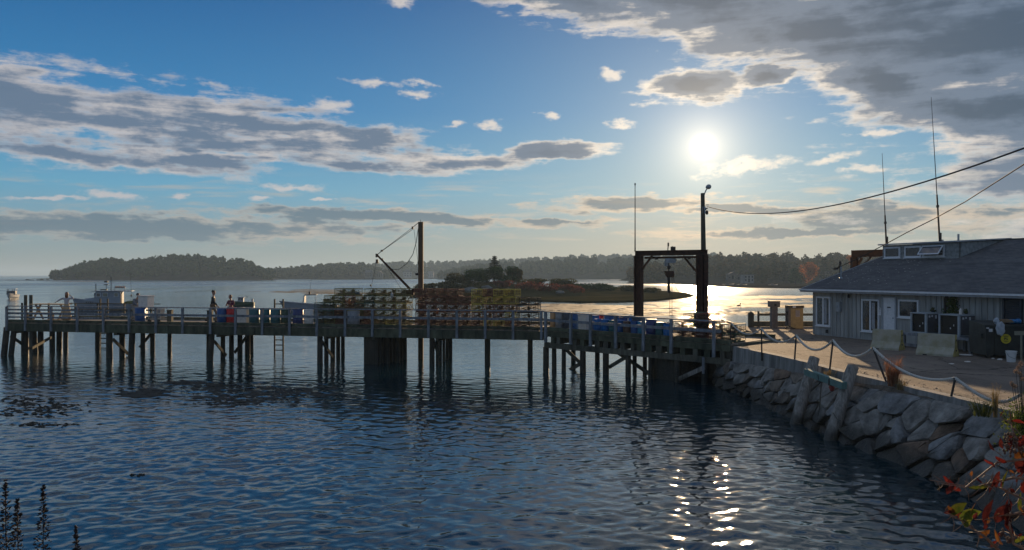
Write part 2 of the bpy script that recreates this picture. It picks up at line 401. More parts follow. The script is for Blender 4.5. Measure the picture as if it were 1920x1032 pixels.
# ---- quay: asphalt sheet with concrete edge
asph = bpy.data.materials.new('worn_asphalt'); asph.use_nodes = True; ta = asph.node_tree; N = NB(ta); ba = ta.nodes['Principled BSDF']; ba.inputs['Roughness'].default_value = .9; ba.inputs['Specular IOR Level'].default_value = .25
oc = ta.nodes.new('ShaderNodeTexCoord').outputs['Object']
c_ = N.ramp(N.noise(N.mapping(oc, scale=(1, .45, 1)), .55, 10, .68, .3), [(.32, (.115, .09, .072)), (.5, (.20, .155, .12)), (.68, (.27, .215, .165))])
c_ = N.mix(N.step(N.noise(oc, 1.7, 6, .7, .5), .58, .68), c_, (.09, .07, .058))                 # oil and damp stains
c_ = N.mix(N.math('MULTIPLY', N.step(N.noise(oc, 45, 3, .6), .52, .66), .45), c_, (.36, .31, .25))  # exposed grit
vor = ta.nodes.new('ShaderNodeTexVoronoi'); vor.feature = 'DISTANCE_TO_EDGE'; vor.inputs['Scale'].default_value = .28
ta.links.new(N.vmath('ADD', oc, N.vmath('MULTIPLY', N.noise(oc, 1.3, 5, .7, out=1), (1.2, 1.2, 0))), vor.inputs['Vector'])
crk = N.math('SUBTRACT', 1.0, N.step(vor.outputs['Distance'], .004, .012)); c_ = N.mix(N.math('MULTIPLY', crk, .8), c_, (.03, .025, .02)); ta.links.new(c_, ba.inputs['Base Color'])
bp = ta.nodes.new('ShaderNodeBump'); bp.inputs['Strength'].default_value = .8; bp.inputs['Distance'].default_value = .02
ta.links.new(N.math('SUBTRACT', N.math('ADD', N.noise(oc, 70, 3, .6), N.math('MULTIPLY', N.noise(oc, 2.5, 5, .6), 2.0)), N.math('MULTIPLY', crk, .8)), bp.inputs['Height']); ta.links.new(bp.outputs[0], ba.inputs['Normal'])
EDGE = [(9.2, 33.2), (9.6, 30.6), (9.98, 28.2), (10.06, 25.1), (10.3, 23.4), (10.46, 21.4), (10.69, 19.6), (10.85, 18.1), (11.1, 15.5), (11.3, 12), (11.3, 4)]
def edge_at(y):
    for (x0, y0), (x1, y1) in zip(EDGE, EDGE[1:]):
        if y <= y0 and y >= y1: return x0 + (x1 - x0) * (y0 - y) / (y0 - y1)
    return EDGE[0][0] if y > EDGE[0][1] else EDGE[-1][0]
inner = [(x + .28, y) for x, y in EDGE]
g = MB(); poly = [(12.3, 36.9), (13.0, 46.9), (70, 46.9), (70, 4)] + list(reversed(inner)) 
g.prism(poly, -.35, 0)
struct(g.build('quay_ground', asph))
g = MB(); g.prism([(12.32, 36.95), (13.02, 46.88), (69.9, 46.88), (69.9, 4.1), (11.7, 4.1), (10.9, 18), (10.5, 28), (9.6, 33.2)], -3.1, -.35)
struct(g.build('quay_fill', concrete))
# concrete coping, cast in sections that grow lower towards the camera
cw = empty('quay_coping', (9.8, 28, 0)); tag(cw, 'stained concrete coping strip along the top of the stone sea wall', 'coping')
ys_ = [33.3, 31.2, 29.3, 27.2, 25.0, 22.9, 20.8, 18.7, 16.2]
for i in range(len(ys_) - 1):
    y0, y1 = ys_[i] - .012, ys_[i + 1] + .012; dep = .62 - .055 * i * 1.0
    b = MB(); x0, x1 = edge_at(y0), edge_at(y1)
    b.add([(x0, y0, .03), (x0 + .3, y0, .03), (x1 + .3, y1, .03), (x1, y1, .03), (x0 - .03, y0, -dep), (x0 + .3, y0, -dep), (x1 + .3, y1, -dep), (x1 - .03, y1, -dep)],
          [(3, 2, 1, 0), (4, 5, 6, 7), (0, 4, 7, 3), (1, 2, 6, 5), (0, 1, 5, 4), (3, 7, 6, 2)])
    b.build('coping_section', concrete, cw, (9.8, 28, 0))

# ---- stone sea wall: every stone its own mesh, cells of an irregular tiling of the wall face
stone_mats = [mat('grey_granite', (.25, .235, .21), .9, .5, 2.2, 1.0, bscale=9, detail=9, tide=-1.18, island=.15), mat('brown_granite', (.20, .165, .13), .9, .5, 2.2, 1.0, bscale=9, detail=9, tide=-1.18),
              mat('blue_grey_granite', (.22, .22, .215), .85, .5, 2.2, 1.0, bscale=9, detail=9, tide=-1.18), mat('rusty_granite', (.19, .13, .09), .9, .5, 2.2, 1.0, bscale=9, detail=9, tide=-1.18)]
WATERL = [(34.5, 9.0), (30, 9.15), (27, 9.2), (23, 9.35), (21, 9.6), (19, 9.65), (17, 9.5), (14.5, 9.2), (11, 8.6), (8, 7.4)]
def wl_at(y):
    for (y0, x0), (y1, x1) in zip(WATERL, WATERL[1:]):
        if y <= y0 and y >= y1: return x0 + (x1 - x0) * (y0 - y) / (y0 - y1)
    return WATERL[0][1] if y > 34.5 else WATERL[-1][1]
def wall_pt(s, t, off=0):
    """s metres along the wall from its far end, t height 0 (below water) to 1 (under the coping), off outwards"""
    y = 34.6 - s; zt = -.62 + .5 * min(1, max(0, s / 14)); zb = -2.35
    xt = edge_at(y) - .05 + .25 * min(1, max(0, (s - 13) / 6)); xb = wl_at(y) - .3
    f = t ** 1.15
    return Vector((xb + (xt - xb) * f - off, y - off * .25, zb + (zt - zb) * t))
def clip(poly, a, b, c):
    out = []
    for i in range(len(poly)):
        p, q = poly[i], poly[(i + 1) % len(poly)]; dp = a * p[0] + b * p[1] - c; dq = a * q[0] + b * q[1] - c
        if dp <= 0: out.append(p)
        if (dp < 0 < dq) or (dq < 0 < dp):
            k = dp / (dp - dq); out.append((p[0] + (q[0] - p[0]) * k, p[1] + (q[1] - p[1]) * k))
    return out
rw = random.Random(11)
wall = empty('stone_sea_wall', (9.5, 25, -1.7)); tag(wall, 'rough dry-laid granite sea wall holding up the right hand quay', 'sea wall')
SL, HT = 25.5, 1.95
pts = []
rows = 5
for r in range(rows):
    s = -rw.random() * .6; big_ = [.55, .75, .95, .8, .55][r]
    while s < SL + .5:
        wd = rw.choice([.35, .5, .75, 1.1, 1.6, 1.9]) * (.75 + .3 * big_) * (1.0 + .15 * (s > 11))
        pts.append((s + wd / 2, (r + .5 + rw.uniform(-.36, .36)) * HT / rows)); s += wd
for k in range(34): pts.append((rw.uniform(0, SL), rw.uniform(.1, HT - .1)))
for i, (sx, sy) in enumerate(pts):
    poly = [(-.3, 0), (SL, 0), (SL, HT), (-.3, HT)]; kx = .62
    for j, (qx, qy) in enumerate(pts):
        if i == j or abs(qx - sx) > 3: continue
        a, b = (qx - sx) * kx, (qy - sy); L = math.hypot(a, b); ax = a * kx
        c = (a * (qx + sx) / 2 * kx + b * (qy + sy) / 2) 
        poly = clip(poly, ax / 1, b, c)
        if len(poly) < 3: break
    if len(poly) < 3: continue
    cx = sum(p[0] for p in poly) / len(poly); cy = sum(p[1] for p in poly) / len(poly)
    ext = max(math.hypot(p[0] - cx, p[1] - cy) for p in poly)
    if ext < .12: continue
    gap = .02 + .012 * rw.random(); bulge = rw.uniform(.05, .2); tx, ty = rw.uniform(-.28, .28), rw.uniform(-.3, .10)
    # corner cutting for worn corners, then rings: back, rim, shoulder, front facet
    pol = []
    for a_ in range(len(poly)):
        p, q, n_ = poly[a_ - 1], poly[a_], poly[(a_ + 1) % len(poly)]
        for w_ in (p, n_):
            L = math.hypot(w_[0] - q[0], w_[1] - q[1]); k = min(.3, (.05 + .05 * rw.random()) / max(L, .01)); pol.append((q[0] + (w_[0] - q[0]) * k, q[1] + (w_[1] - q[1]) * k))
    n = len(pol); vs = []; fs = []
    sh = 1 - gap / ext * 1.4
    for (sc, of) in ((sh, -.45), (sh, .0), (sh * .975, bulge * .5), (sh * .87, bulge * 1.0)):
        for (x, y) in pol:
            jx, jy, jo = (rw.uniform(-.018, .018) for _ in range(3)) if of > 0 else (0, 0, 0)
            ux, uy = cx + (x - cx) * sc + jx, cy + (y - cy) * sc + jy
            o_ = of + (tx * (x - cx) + ty * (y - cy) + jo * 1.3 if of > 0 else 0)
            vs.append(wall_pt(ux, min(1, max(0, uy / HT)), o_))
    ctr = wall_pt(cx + rw.uniform(-.1, .1) * ext, cy / HT, bulge * rw.uniform(.9, 1.12)); vs.append(ctr)
    for r in range(3):
        for j in range(n): fs.append((r * n + j, r * n + (j + 1) % n, (r + 1) * n + (j + 1) % n, (r + 1) * n + j))
    for j in range(n): fs.append((3 * n + j, 3 * n + (j + 1) % n, 4 * n))
    MB().add(vs, fs).build('stone', rw.choices(stone_mats, (5, 2, 2, .6))[0], wall, (9.5, 25, -1.7))
for m_ in stone_mats:
    for n_ in m_.node_tree.nodes:
        if n_.type == 'BUMP': n_.inputs['Distance'].default_value = .07
# dark earth behind the stones
bk = MB(); vs = []; n = 40
for i in range(n):
    s = i * SL / (n - 1)
    for t in (0, .5, 1): p = wall_pt(s, t, -.22); vs.append(p)
bk.add(vs, [f for i in range(n - 1) for k in range(2) for f in [(i * 3 + k, i * 3 + 3 + k, i * 3 + 4 + k, i * 3 + 1 + k)]])
bk.build('earth_backing', mat('wet_earth', (.035, .03, .025), .95, .3, 5, .5), wall, (9.5, 25, -1.7))
# loose earth and rubble between the wall head and the tarmac near the camera
rub = MB(); rr = random.Random(4); earth = mat('dry_earth', (.13, .105, .08), .95, .35, 6, .8)
n = 30; vs = []
for i in range(n):
    y = 24.5 - i * .52; xe = edge_at(y); a = wall_pt(34.6 - y, 1, .02)
    f = min(1, max(0, (24.5 - y) / 5))
    vs += [(a.x - .02, y, a.z - .06 + .05 * rr.random()), (a.x + (xe - a.x) * .5 + .0, y, -.22 + .1 * f + .06 * rr.random()), (xe + .05, y, -.03 * 1 + .02 * rr.random()), (xe + .62 + .1 * rr.random(), y, -.03 + .045 * f)]
rub.add(vs, [(i * 4 + k, i * 4 + 4 + k, i * 4 + 5 + k, i * 4 + 1 + k) for i in range(n - 1) for k in range(3)])
struct(rub.build('earth_verge', earth))

pb = MB(); rp = random.Random(21)
for k in range(900):
    y = rp.uniform(13.5, 25) if k < 650 else rp.uniform(25, 46); x0_ = edge_at(y) if y < 33 else 12.8
    x = x0_ + (abs(rp.gauss(0, .35)) if k < 650 else rp.uniform(.1, 7)) + .1; r = rp.uniform(.008, .03) if k < 650 else rp.uniform(.008, .02)
    pb.add([(x - r, y, .0), (x, y - r * .8, .0), (x + r, y, .0), (x, y + r * .8, .0), (x + rp.uniform(-.3, .3) * r, y, r * rp.uniform(.6, 1.1))], [(0, 1, 4), (1, 2, 4), (2, 3, 4), (3, 0, 4)])
tag(pb.build('loose_gravel', stone_mats[1]), 'loose gravel scattered along the quay edge', 'gravel', kind='stuff')
# ---- near bank under the camera (below the frame)
n = 24; vs = []; 
for i in range(n):
    for j in range(12):
        x = -10 + i * 24 / (n - 1); y = -8 + j * 18.2 / 11
        z = 1.35 - .0 * y if y < 2.2 else 1.35 - (y - 2.2) * .46
        if x > 8: z = min(z + (x - 8) * .25, 1.4) if y < 2.2 else z
        vs.append((x, y, z + .08 * math.sin(x * 3.1 + y) - .05))
struct(MB().add(vs, [(i * 12 + j, i * 12 + 12 + j, i * 12 + 13 + j, i * 12 + 1 + j) for i in range(n - 1) for j in range(11)]).build('near_bank', earth, smooth=True))
# ============================================================ PIER
def seg(p, q):
    d = Vector((q[0] - p[0], q[1] - p[1])); L = d.length; d.normalize(); return d, L
PO, PJ, PE = (-29.3, 46.54), (1.6, 39.9), (9.13, 33.4)
class Run:
    def __init__(s, a, b, width):
        s.a = Vector(a); s.d, s.L = seg(a, b); s.n = Vector((-s.d.y, s.d.x)); s.w = width; s.ang = math.atan2(s.d.y, s.d.x)
    def at(s, t, w=0, z=0): p = s.a + s.d * t + s.n * w; return (p.x, p.y, z)
    def px(s, px, w=0):
        """distance along the run where the line of sight of a column meets it, w metres in from the front edge"""
        k = (px - 960) / F; o = s.a + s.n * w
        return (k * o.y - o.x) / (s.d.x - k * s.d.y)
MAIN = Run(PO, PJ, 4.6); APP = Run(PJ, PE, 4.6)
def pile(par, p, ztop, r=.15, lean=(0, 0), m=None, zb=-3.0, org=(0, 0, 0)):
    k = (ztop - zb)
    b = MB(); b.tube([(p[0] - lean[0], p[1] - lean[1], zb), (p[0] - lean[0] * .5, p[1] - lean[1] * .5, zb + k * .5), (p[0], p[1], ztop)], [r * 1.08, r * 1.02, r * .95], 10, jit=.05)
    return b.build('pile', m or pile_wood, par, org)

# ---- main pier
pier = empty('timber_pier', (*PO, 0)); tag(pier, 'long dark timber pier on driven piles reaching out across the harbour', 'pier')
o = (*PO, 0); DK = .25
jw = Run.at
# planks
pm = MB().box((0, 0, 0), (.27, 4.6, .06)).mesh('plank', deck_wood)
n = int(MAIN.L / .285)
for i in range(n):
    ob = bpy.data.objects.new('plank', pm); C.objects.link(ob); ob.parent = pier
    p = MAIN.at((i + .5) * .285, 2.3, DK - .03 + random.uniform(-.006, .006)); ob.location = Vector(p) - Vector(o); ob.rotation_euler = (0, 0, MAIN.ang)
# fascia and stringers
step = MAIN.L / 6
for i in range(6):
    a, b = i * step + .01, (i + 1) * step - .01
    MB().beam(MAIN.at(a, -.04, -.03), MAIN.at(b, -.04, -.03), .12, .44).build('fascia_board', fascia_wood, pier, o)
    MB().beam(MAIN.at(a, .06, .335), MAIN.at(b, .06, .335), .2, .15).build('kerb_timber', fascia_wood, pier, o)
    MB().beam(MAIN.at(a, 4.54, .335), MAIN.at(b, 4.54, .335), .2, .15).build('kerb_timber', fascia_wood, pier, o)
    for w in (1.2, 2.3, 3.4, 4.62): MB().beam(MAIN.at(a, w, 0), MAIN.at(b, w, 0), .15, .36).build('stringer', fascia_wood, pier, o)
MB().beam(MAIN.at(-.07, -.05, 0), MAIN.at(-.07, 4.65, 0), .12, .5).build('fascia_board', fascia_wood, pier, o)
# bents: (pixel column at the front row, list of (column, metres in))
LP = [(13, .12, .17, (.25, .1)), (27, .25, .15, (.35, .0)), (47, 1.0, .2, (0, 0)), (62, 1.9, .17, (-.2, 0)), (76, 2.6, .17, (0, 0)), (98, 3.9, .16, (0, 0)), (111, 4.4, .17, (0, 0)), (123, 4.5, .14, (0, 0)),
      (183, 4.3, .15, (0, 0)), (205, .3, .17, (0, 0)), (229, 1.5, .16, (0, 0)), (248, .2, .17, (.1, 0)), (268, 3.9, .14, (0, 0)), (286, 4.4, .14, (0, 0)), (318, 4.4, .13, (0, 0)),
      (391, .9, .12, (0, 0)), (398, .1, .16, (.2, 0)), (418, 1.8, .13, (0, 0)), (434, 2.4, .14, (0, 0)), (450, 3.1, .15, (0, 0)), (464, 3.8, .15, (0, 0)), (472, 4.5, .1, (0, 0)),
      (600, .15, .15, (0, 0)), (612, .9, .12, (0, 0)), (624, 1.9, .13, (0, 0)), (634, 2.8, .12, (0, 0)), (643, 3.6, .11, (0, 0)),
      (810, .15, .14, (0, 0)), (820, .9, .09, (0, 0)), (826, 1.6, .08, (0, 0)), (832, 2.3, .08, (0, 0)), (838, 3.2, .09, (0, 0)), (844, 4.0, .13, (0, 0)), (914, 1.0, .15, (0, 0)), (994, 1.0, .13, (0, 0))]
for (px, w, r, ln) in LP:
    t = MAIN.px(px, w); pile(pier, MAIN.at(t, w), DK - .3, r, ln, org=o)
# crib under the mast: sheathing planks and a close row of piles
for i in range(6):
    t = MAIN.px(684 + i * 4.4, .25); MB().beam(MAIN.at(t, .3, -3), MAIN.at(t, .3, -.1), .12, .1).build('sheathing_plank', pile_wood, pier, o)
for (px, w) in ((712, .6), (720, 1.1), (727, .9), (733, 1.5), (740, 1.9), (746, 1.3), (752, 2.4), (758, 3.0), (700, 2.6), (692, 3.6), (722, 3.4), (735, 3.9)):
    pile(pier, MAIN.at(MAIN.px(px, w), w), 0, .12 if px != 758 else .15, org=o)
# caps and braces at each bent
for px in (14, 205, 398, 600, 690, 810):
    t = MAIN.px(px, 0) + .1
    MB().beam(MAIN.at(t + .12, .2, -.30), MAIN.at(t + .12, 4.5, -.30), .2, .22).build('pile_cap', old_wood, pier, o)
def brace(par, run, p0, w0, z0, p1, w1, z1, s=.16, m=None, org=o, name='diagonal_brace'):
    MB().beam(run.at(run.px(p0, w0), w0, z0), run.at(run.px(p1, w1), w1, z1), .07, s).build(name, m or old_wood, par, org)
for (p0, p1, w0, w1, z0, z1) in ((20, 56, .2, 1.3, -.55, -1.45), (60, 96, 1.2, 3.6, -1.35, -.9), (212, 240, .3, 1.6, -.65, -1.6), (262, 286, 3.8, 4.4, -1.45, -.5),
        (402, 424, .2, 1.5, -.65, -1.55), (440, 462, 2.6, 3.6, -1.5, -.65), (604, 624, .2, 1.5, -.55, -1.5), (813, 823, .2, .9, -.35, -1.35)):
    brace(pier, MAIN, p0, w0, z0, p1, w1, z1)
# railing, a part of the pier with posts and rails as its own pieces
RZ = 1.20
rl = MB().beam(MAIN.at(0, -.06, RZ), MAIN.at(MAIN.L, -.06, RZ), .16, .05).build('handrail', grey_wood, pier, o)
MB().beam(MAIN.at(0, -.02, .78), MAIN.at(MAIN.L, -.02, .78), .05, .12).build('middle_rail', grey_wood, pier, o)
for z in (.56, .99): MB().beam(MAIN.at(0, -.02, z), MAIN.at(MAIN.px(205), -.02, z), .05, .09).build('slat_rail', grey_wood, pier, o)
MB().beam(MAIN.at(0, 4.6, RZ), MAIN.at(MAIN.px(300, 4.6), 4.6, RZ), .1, .05).build('back_handrail', old_wood, pier, o)
MB().beam(MAIN.at(0, 4.6, .8), MAIN.at(MAIN.px(300, 4.6), 4.6, .8), .05, .1).build('back_middle_rail', old_wood, pier, o)
for px in (16, 51, 99, 148, 197, 245, 295, 345, 397, 444, 494, 545, 596, 649, 700, 752, 805, 858, 911, 963, 1016):
    t = MAIN.px(px); MB().beam(MAIN.at(t, -.13, -.22), MAIN.at(t, -.13, RZ - .03), .12, .1, up=(*MAIN.n, 0)).build('rail_post', grey_wood, pier, o)
for px in (40, 90, 140, 182, 232, 282):
    t = MAIN.px(px, 4.6); MB().beam(MAIN.at(t, 4.66, -.1), MAIN.at(t, 4.66, RZ), .09, .09).build('rail_post', old_wood, pier, o)

def ladder(px0, px1, w, zt, zb, label, tall=0):
    t0, t1 = MAIN.px(px0, w), MAIN.px(px1, w); a = MAIN.at(t0, w); q = empty('dock_ladder', (a[0], a[1], 0)); tag(q, label, 'ladder', 'ladders down from the pier')
    oo = (a[0], a[1], 0)
    for t in (t0, t1): MB().beam(MAIN.at(t, w, zb), MAIN.at(t, w, zt), .08, .09).build('side_rail', old_wood, q, oo)
    z = zb + .25
    while z < zt - .1: MB().beam(MAIN.at(t0 + .05, w, z), MAIN.at(t1 - .05, w, z), .05, .06).build('rung', old_wood, q, oo); z += .31
ladder(188, 202, 4.9, 1.5, -2.2, 'narrow wooden ladder on the pier behind the white lobster boat')
ladder(515, 531, 4.95, 1.55, -2.1, 'wooden ladder under the pier below the row of green and blue barrels')

# mooring posts and piles standing above the deck
for i, (px, yt, w, wd) in enumerate(((48, 554, 4.8, .1), (58, 554, 4.8, .1))):
    t = MAIN.px(px, w); a = MAIN.at(t, w); zt = EYE - (yt - HY) * a[1] / F
    tag(MB().tube([(0, 0, -3), (0, 0, zt)], [.12, .1], 10, jit=.04).build('mooring_pile', old_wood, loc=(a[0], a[1], 0)),
        ('left' if i == 0 else 'right') + ' one of two round mooring piles above the far left end rail', 'pile', 'mooring piles beyond the pier rail')
for px, lab in ((319, 'square timber bollard post on the deck right of the stacked cart'), (394, 'square timber bollard post beside the walking man in black')):
    a = MAIN.at(MAIN.px(px, 1.2), 1.2); b = MB().box((0, 0, .35), (.26, .26, .74)).box((0, 0, .74), (.3, .3, .05))
    tag(b.build('bollard_post', old_wood, loc=(a[0], a[1], DK)), lab, 'bollard', 'square bollard posts on the pier')

# ---- approach section between the main pier and the quay
app = empty('approach_pier', (*PJ, 0)); tag(app, 'nearer angled section of the timber pier joining the stone quay', 'pier'); oa = (*PJ, 0)
def dz(t): return DK - .15 * max(0, t) / APP.L          # the deck drops slightly to the quay
for i in range(int(APP.L / .285) + 1):
    t = (i + .5) * .285
    w0 = 0; ob = bpy.data.objects.new('plank', pm); C.objects.link(ob); ob.parent = app
    ob.location = Vector(APP.at(t, 2.3, dz(t) - .03 + random.uniform(-.006, .006))) - Vector(oa); ob.rotation_euler = (0, 0, APP.ang)
# wedge of deck filling the bend
a, b_, c = MAIN.at(MAIN.L, 0), MAIN.at(MAIN.L, 4.6), APP.at(0, 4.6)
MB().prism([(a[0], a[1]), (c[0], c[1]), (b_[0], b_[1])], DK - .08, DK - .012).build('corner_planking', deck_wood, app, oa)
L3 = APP.L / 3
for i in range(3):
    a, b = i * L3 + .01, (i + 1) * L3 - .01
    MB().beam(APP.at(a, -.02, dz(a) - .17), APP.at(b, -.02, dz(b) - .17), .1, .26).build('fascia_board', fascia_wood, app, oa)
    MB().beam(APP.at(a, .06, dz(a) + .08), APP.at(b, .06, dz(b) + .08), .22, .17).build('kerb_timber', fascia_wood, app, oa)
    MB().beam(APP.at(a, 4.54, dz(a) + .08), APP.at(b, 4.54, dz(b) + .08), .2, .17).build('kerb_timber', fascia_wood, app, oa)
    MB().beam(APP.at(a, .12, dz(a) - .74), APP.at(b, .12, dz(b) - .74), .26, .26).build('pile_cap', old_wood, app, oa)
    for w in (1.5, 3, 4.5): MB().beam(APP.at(a, w, dz(a) - .3), APP.at(b, w, dz(b) - .3), .15, .4).build('stringer', fascia_wood, app, oa)
for px in (1037, 1049, 1079, 1094, 1119, 1134, 1150, 1167, 1186, 1200, 1216, 1236, 1257, 1280, 1302, 1325, 1352):
    t = APP.px(px) + random.uniform(-.08, .08); MB().beam(APP.at(t, -.06 + random.uniform(0, .06), dz(t) - .46), APP.at(t, 4.4, dz(t) - .46), random.uniform(.2, .3), .30).build('joist', random.choice((old_wood, fascia_wood)), app, oa)
for (px, w, r) in ((1024, .2, .15), (1039, .3, .12), (1057, .2, .11), (1093, .2, .15), (1136, .15, .15), (1178, .15, .13), (1190, 2.6, .11), (1209, 3.2, .11), (1220, .15, .12), (1270, .15, .16), (1321, .1, .14), (1075, 4.2, .13), (1120, 4.3, .13), (1290, 2.6, .13), (1345, 2.2, .15)):
    t = APP.px(px, w); pile(app, APP.at(t, w), dz(t) - .85 if w < 1 else dz(t) - .5, r, org=oa)
for i in range(9):
    t = APP.px(1226 + i * 4.9, .35); MB().beam(APP.at(t, .4, -3), APP.at(t, .4, -.55), .14, .1, up=(*APP.n, 0)).build('sheathing_plank', pile_wood, app, oa)
for (p0, p1, w0, w1, z0, z1) in ((1062, 1090, .3, .6, -.68, -1.35), (1150, 1216, 1.2, .6, -.6, -1.5), (1142, 1177, .3, .3, -1.35, -.75), (1090, 1062, .5, 1.2, -1.3, -1.9)):
    brace(app, APP, p0, w0, z0, p1, w1, z1, .17, org=oa)
brace(app, APP, 1272, -.05, -1.55, 1320, -.05, -.95, .18, silver_wood, org=oa, name='loose_plank')
for i in range(30):
    t = APP.px(1262, 2.2) + i * .17
    if t < APP.L + 1.2: MB().beam(APP.at(t, 2.3 + (i % 2) * .02, -3), APP.at(t, 2.3 + (i % 2) * .02, -.25), .165, .1, up=(*APP.n, 0)).build('bulkhead_plank', pile_wood, app, oa)
# railing
def rz(t): return dz(t) + .93
MB().beam(APP.at(0, -.06, rz(0)), APP.at(APP.px(1362), -.06, rz(9.6)), .16, .05).build('handrail', grey_wood, app, oa)
MB().beam(APP.at(0, -.02, rz(0) - .42), APP.at(APP.px(1352), -.02, rz(9.4) - .42), .05, .13).build('middle_rail', grey_wood, app, oa)
for px in (1026, 1073, 1110, 1157, 1209, 1261, 1341):
    t = APP.px(px); MB().beam(APP.at(t, -.12, dz(t) - .58), APP.at(t, -.12, rz(t) - .03), .13, .1, up=(*APP.n, 0)).build('rail_post', grey_wood, app, oa)
t = APP.px(1320, -.1); MB().beam(APP.at(t, -.16, -1.2), APP.at(t, -.16, -.5), .09, .09).build('rail_post', grey_wood, app, oa)
# timber bulkhead closing the gap to the quay
for k in range(4): MB().beam(APP.at(APP.L - .15, .1, -.05 - k * .3), (12.2, 36.6, -.05 - k * .3), .2, .27).build('bulkhead_timber', old_wood, app, oa)

# ============================================================ STEEL HOIST FRAME AND LIGHT POLE
a1 = (X_(1197.5, 41.5), 41.5); a2 = (X_(1317, 39.5), 39.5); topz = 4.22
hf = empty('hoist_frame', (a1[0], a1[1], 0)); tag(hf, 'rusted steel portal hoist frame with hanging winch on the pier', 'hoist'); oh = (a1[0], a1[1], 0)
def ibeam(a, b, w, h, up=(0, 0, 1), name='beam', m=rust_steel, par=hf, org=oh):
    a, b = Vector(a), Vector(b); d = (b - a).normalized(); u = Vector(up); x = d.cross(u).normalized(); z = x.cross(d).normalized()
    B = MB(); B.beam(a, b, w * .16, h * .98, up); B.beam(a + z * (h / 2), b + z * (h / 2), w, h * .1, up); B.beam(a - z * (h / 2), b - z * (h / 2), w, h * .1, up)
    return B.build(name, m, par, org)
dv = (Vector(a2) - Vector(a1)).normalized(); d3 = (dv.x, dv.y, 0)
ibeam((*a1, -.3), (*a1, topz - .22), .34, .36, up=d3, name='left_column')
ibeam((a2[0] - .1, a2[1], -2.5), (a2[0] - .1, a2[1], topz - .22), .34, .30, up=d3, name='right_column')
MB().box((a2[0] + .14, a2[1] - .05, (topz - 2.8) / 2), (.2, .32, topz + 2.4)).build('column_stiffener', rust_steel, hf, oh)
ibeam((a1[0] - .18, a1[1], topz - .1), (a2[0] + .25, a2[1], topz - .1), .3, .24, name='top_beam')
ibeam((a1[0] + .3, a1[1] - .02, topz - .33), (a2[0] - .3, a2[1] - .02, topz - .33), .12, .1, name='trolley_rail')
def lerp(a, b, t): return a + (b - a) * t
def onf(px, z): 
    k = (px - 960) / F; t = (k * a1[1] - a1[0]) / ((a2[0] - a1[0]) - k * (a2[1] - a1[1])); return (lerp(a1[0], a2[0], t), lerp(a1[1], a2[1], t), z)
MB().beam(onf(1203, 3.25), onf(1223, 4.0), .07, .09).build('knee_brace', rust_steel, hf, oh)
MB().beam(onf(1308, 3.1), onf(1281, 3.95), .07, .09).build('knee_brace', rust_steel, hf, oh)
for px in (1231, 1292): MB().box(onf(px, 3.85), (.14, .12, .12)).build('rail_hanger', dark_steel, hf, oh)
MB().box(onf(1257, 3.72), (.5, .28, .24)).box(onf(1249, 3.6), (.16, .2, .28)).build('trolley', galv, hf, oh)
MB().tube([onf(1261, 4.2), onf(1261, 4.45)], .03, 6).tube([onf(1252, 4.2), onf(1253, 4.55)], .025, 6).box(onf(1253, 4.55), (.07, .07, .18)).box(onf(1262, 4.33), (.22, .18, .2)).build('winch_motor', dark_steel, hf, oh)
MB().tube([onf(1254, 3.6), onf(1254, 3.2)], .03, 6).lathe([(.02, -.12), (.08, -.06), (.09, .02), (.03, .08)], onf(1254, 3.4), 8).build('hook_chain', dark_steel, hf, oh)
b = MB(); c0 = onf(1254.5, 3.02); b.add([(c0[0] - .24, c0[1] - .12, 3.2), (c0[0] + .24, c0[1] - .12, 3.2), (c0[0] + .24, c0[1] - .12, 2.88), (c0[0] - .12, c0[1] - .12, 2.88),
    (c0[0] - .24, c0[1] + .12, 3.2), (c0[0] + .24, c0[1] + .12, 3.2), (c0[0] + .24, c0[1] + .12, 2.88), (c0[0] - .12, c0[1] + .12, 2.88)], [(0, 1, 2, 3), (7, 6, 5, 4), (0, 4, 5, 1), (1, 5, 6, 2), (2, 6, 7, 3), (3, 7, 4, 0)])
b.build('winch_housing', rust_steel, hf, oh)
MB().box((c0[0] - .02, c0[1], 2.5), (.12, .12, .8)).build('lifting_arm', dark_steel, hf, oh)
MB().tube([onf(1256, 2.9), onf(1256, .9)], .012, 5).tube([onf(1260, 2.9), onf(1260, .6)], .012, 5).tube([onf(1262, 2.9), onf(1268, 2.3), onf(1275, 2.05)], .012, 5).build('hoist_cable', cable_black, hf, oh)
tag(MB().tube([(0, 0, 0), (0, 0, 1.2), (0, 0, 3.45)], [.035, .025, .018], 6).lathe([(.03, 3.42), (.04, 3.5), (.02, 3.55)], n=6).build('whip_antenna', dark_steel, loc=(X_(1190.5, 41.5), 41.45, topz)), 'thin whip antenna standing on the left corner of the steel hoist frame', 'antenna', 'whip antennas')

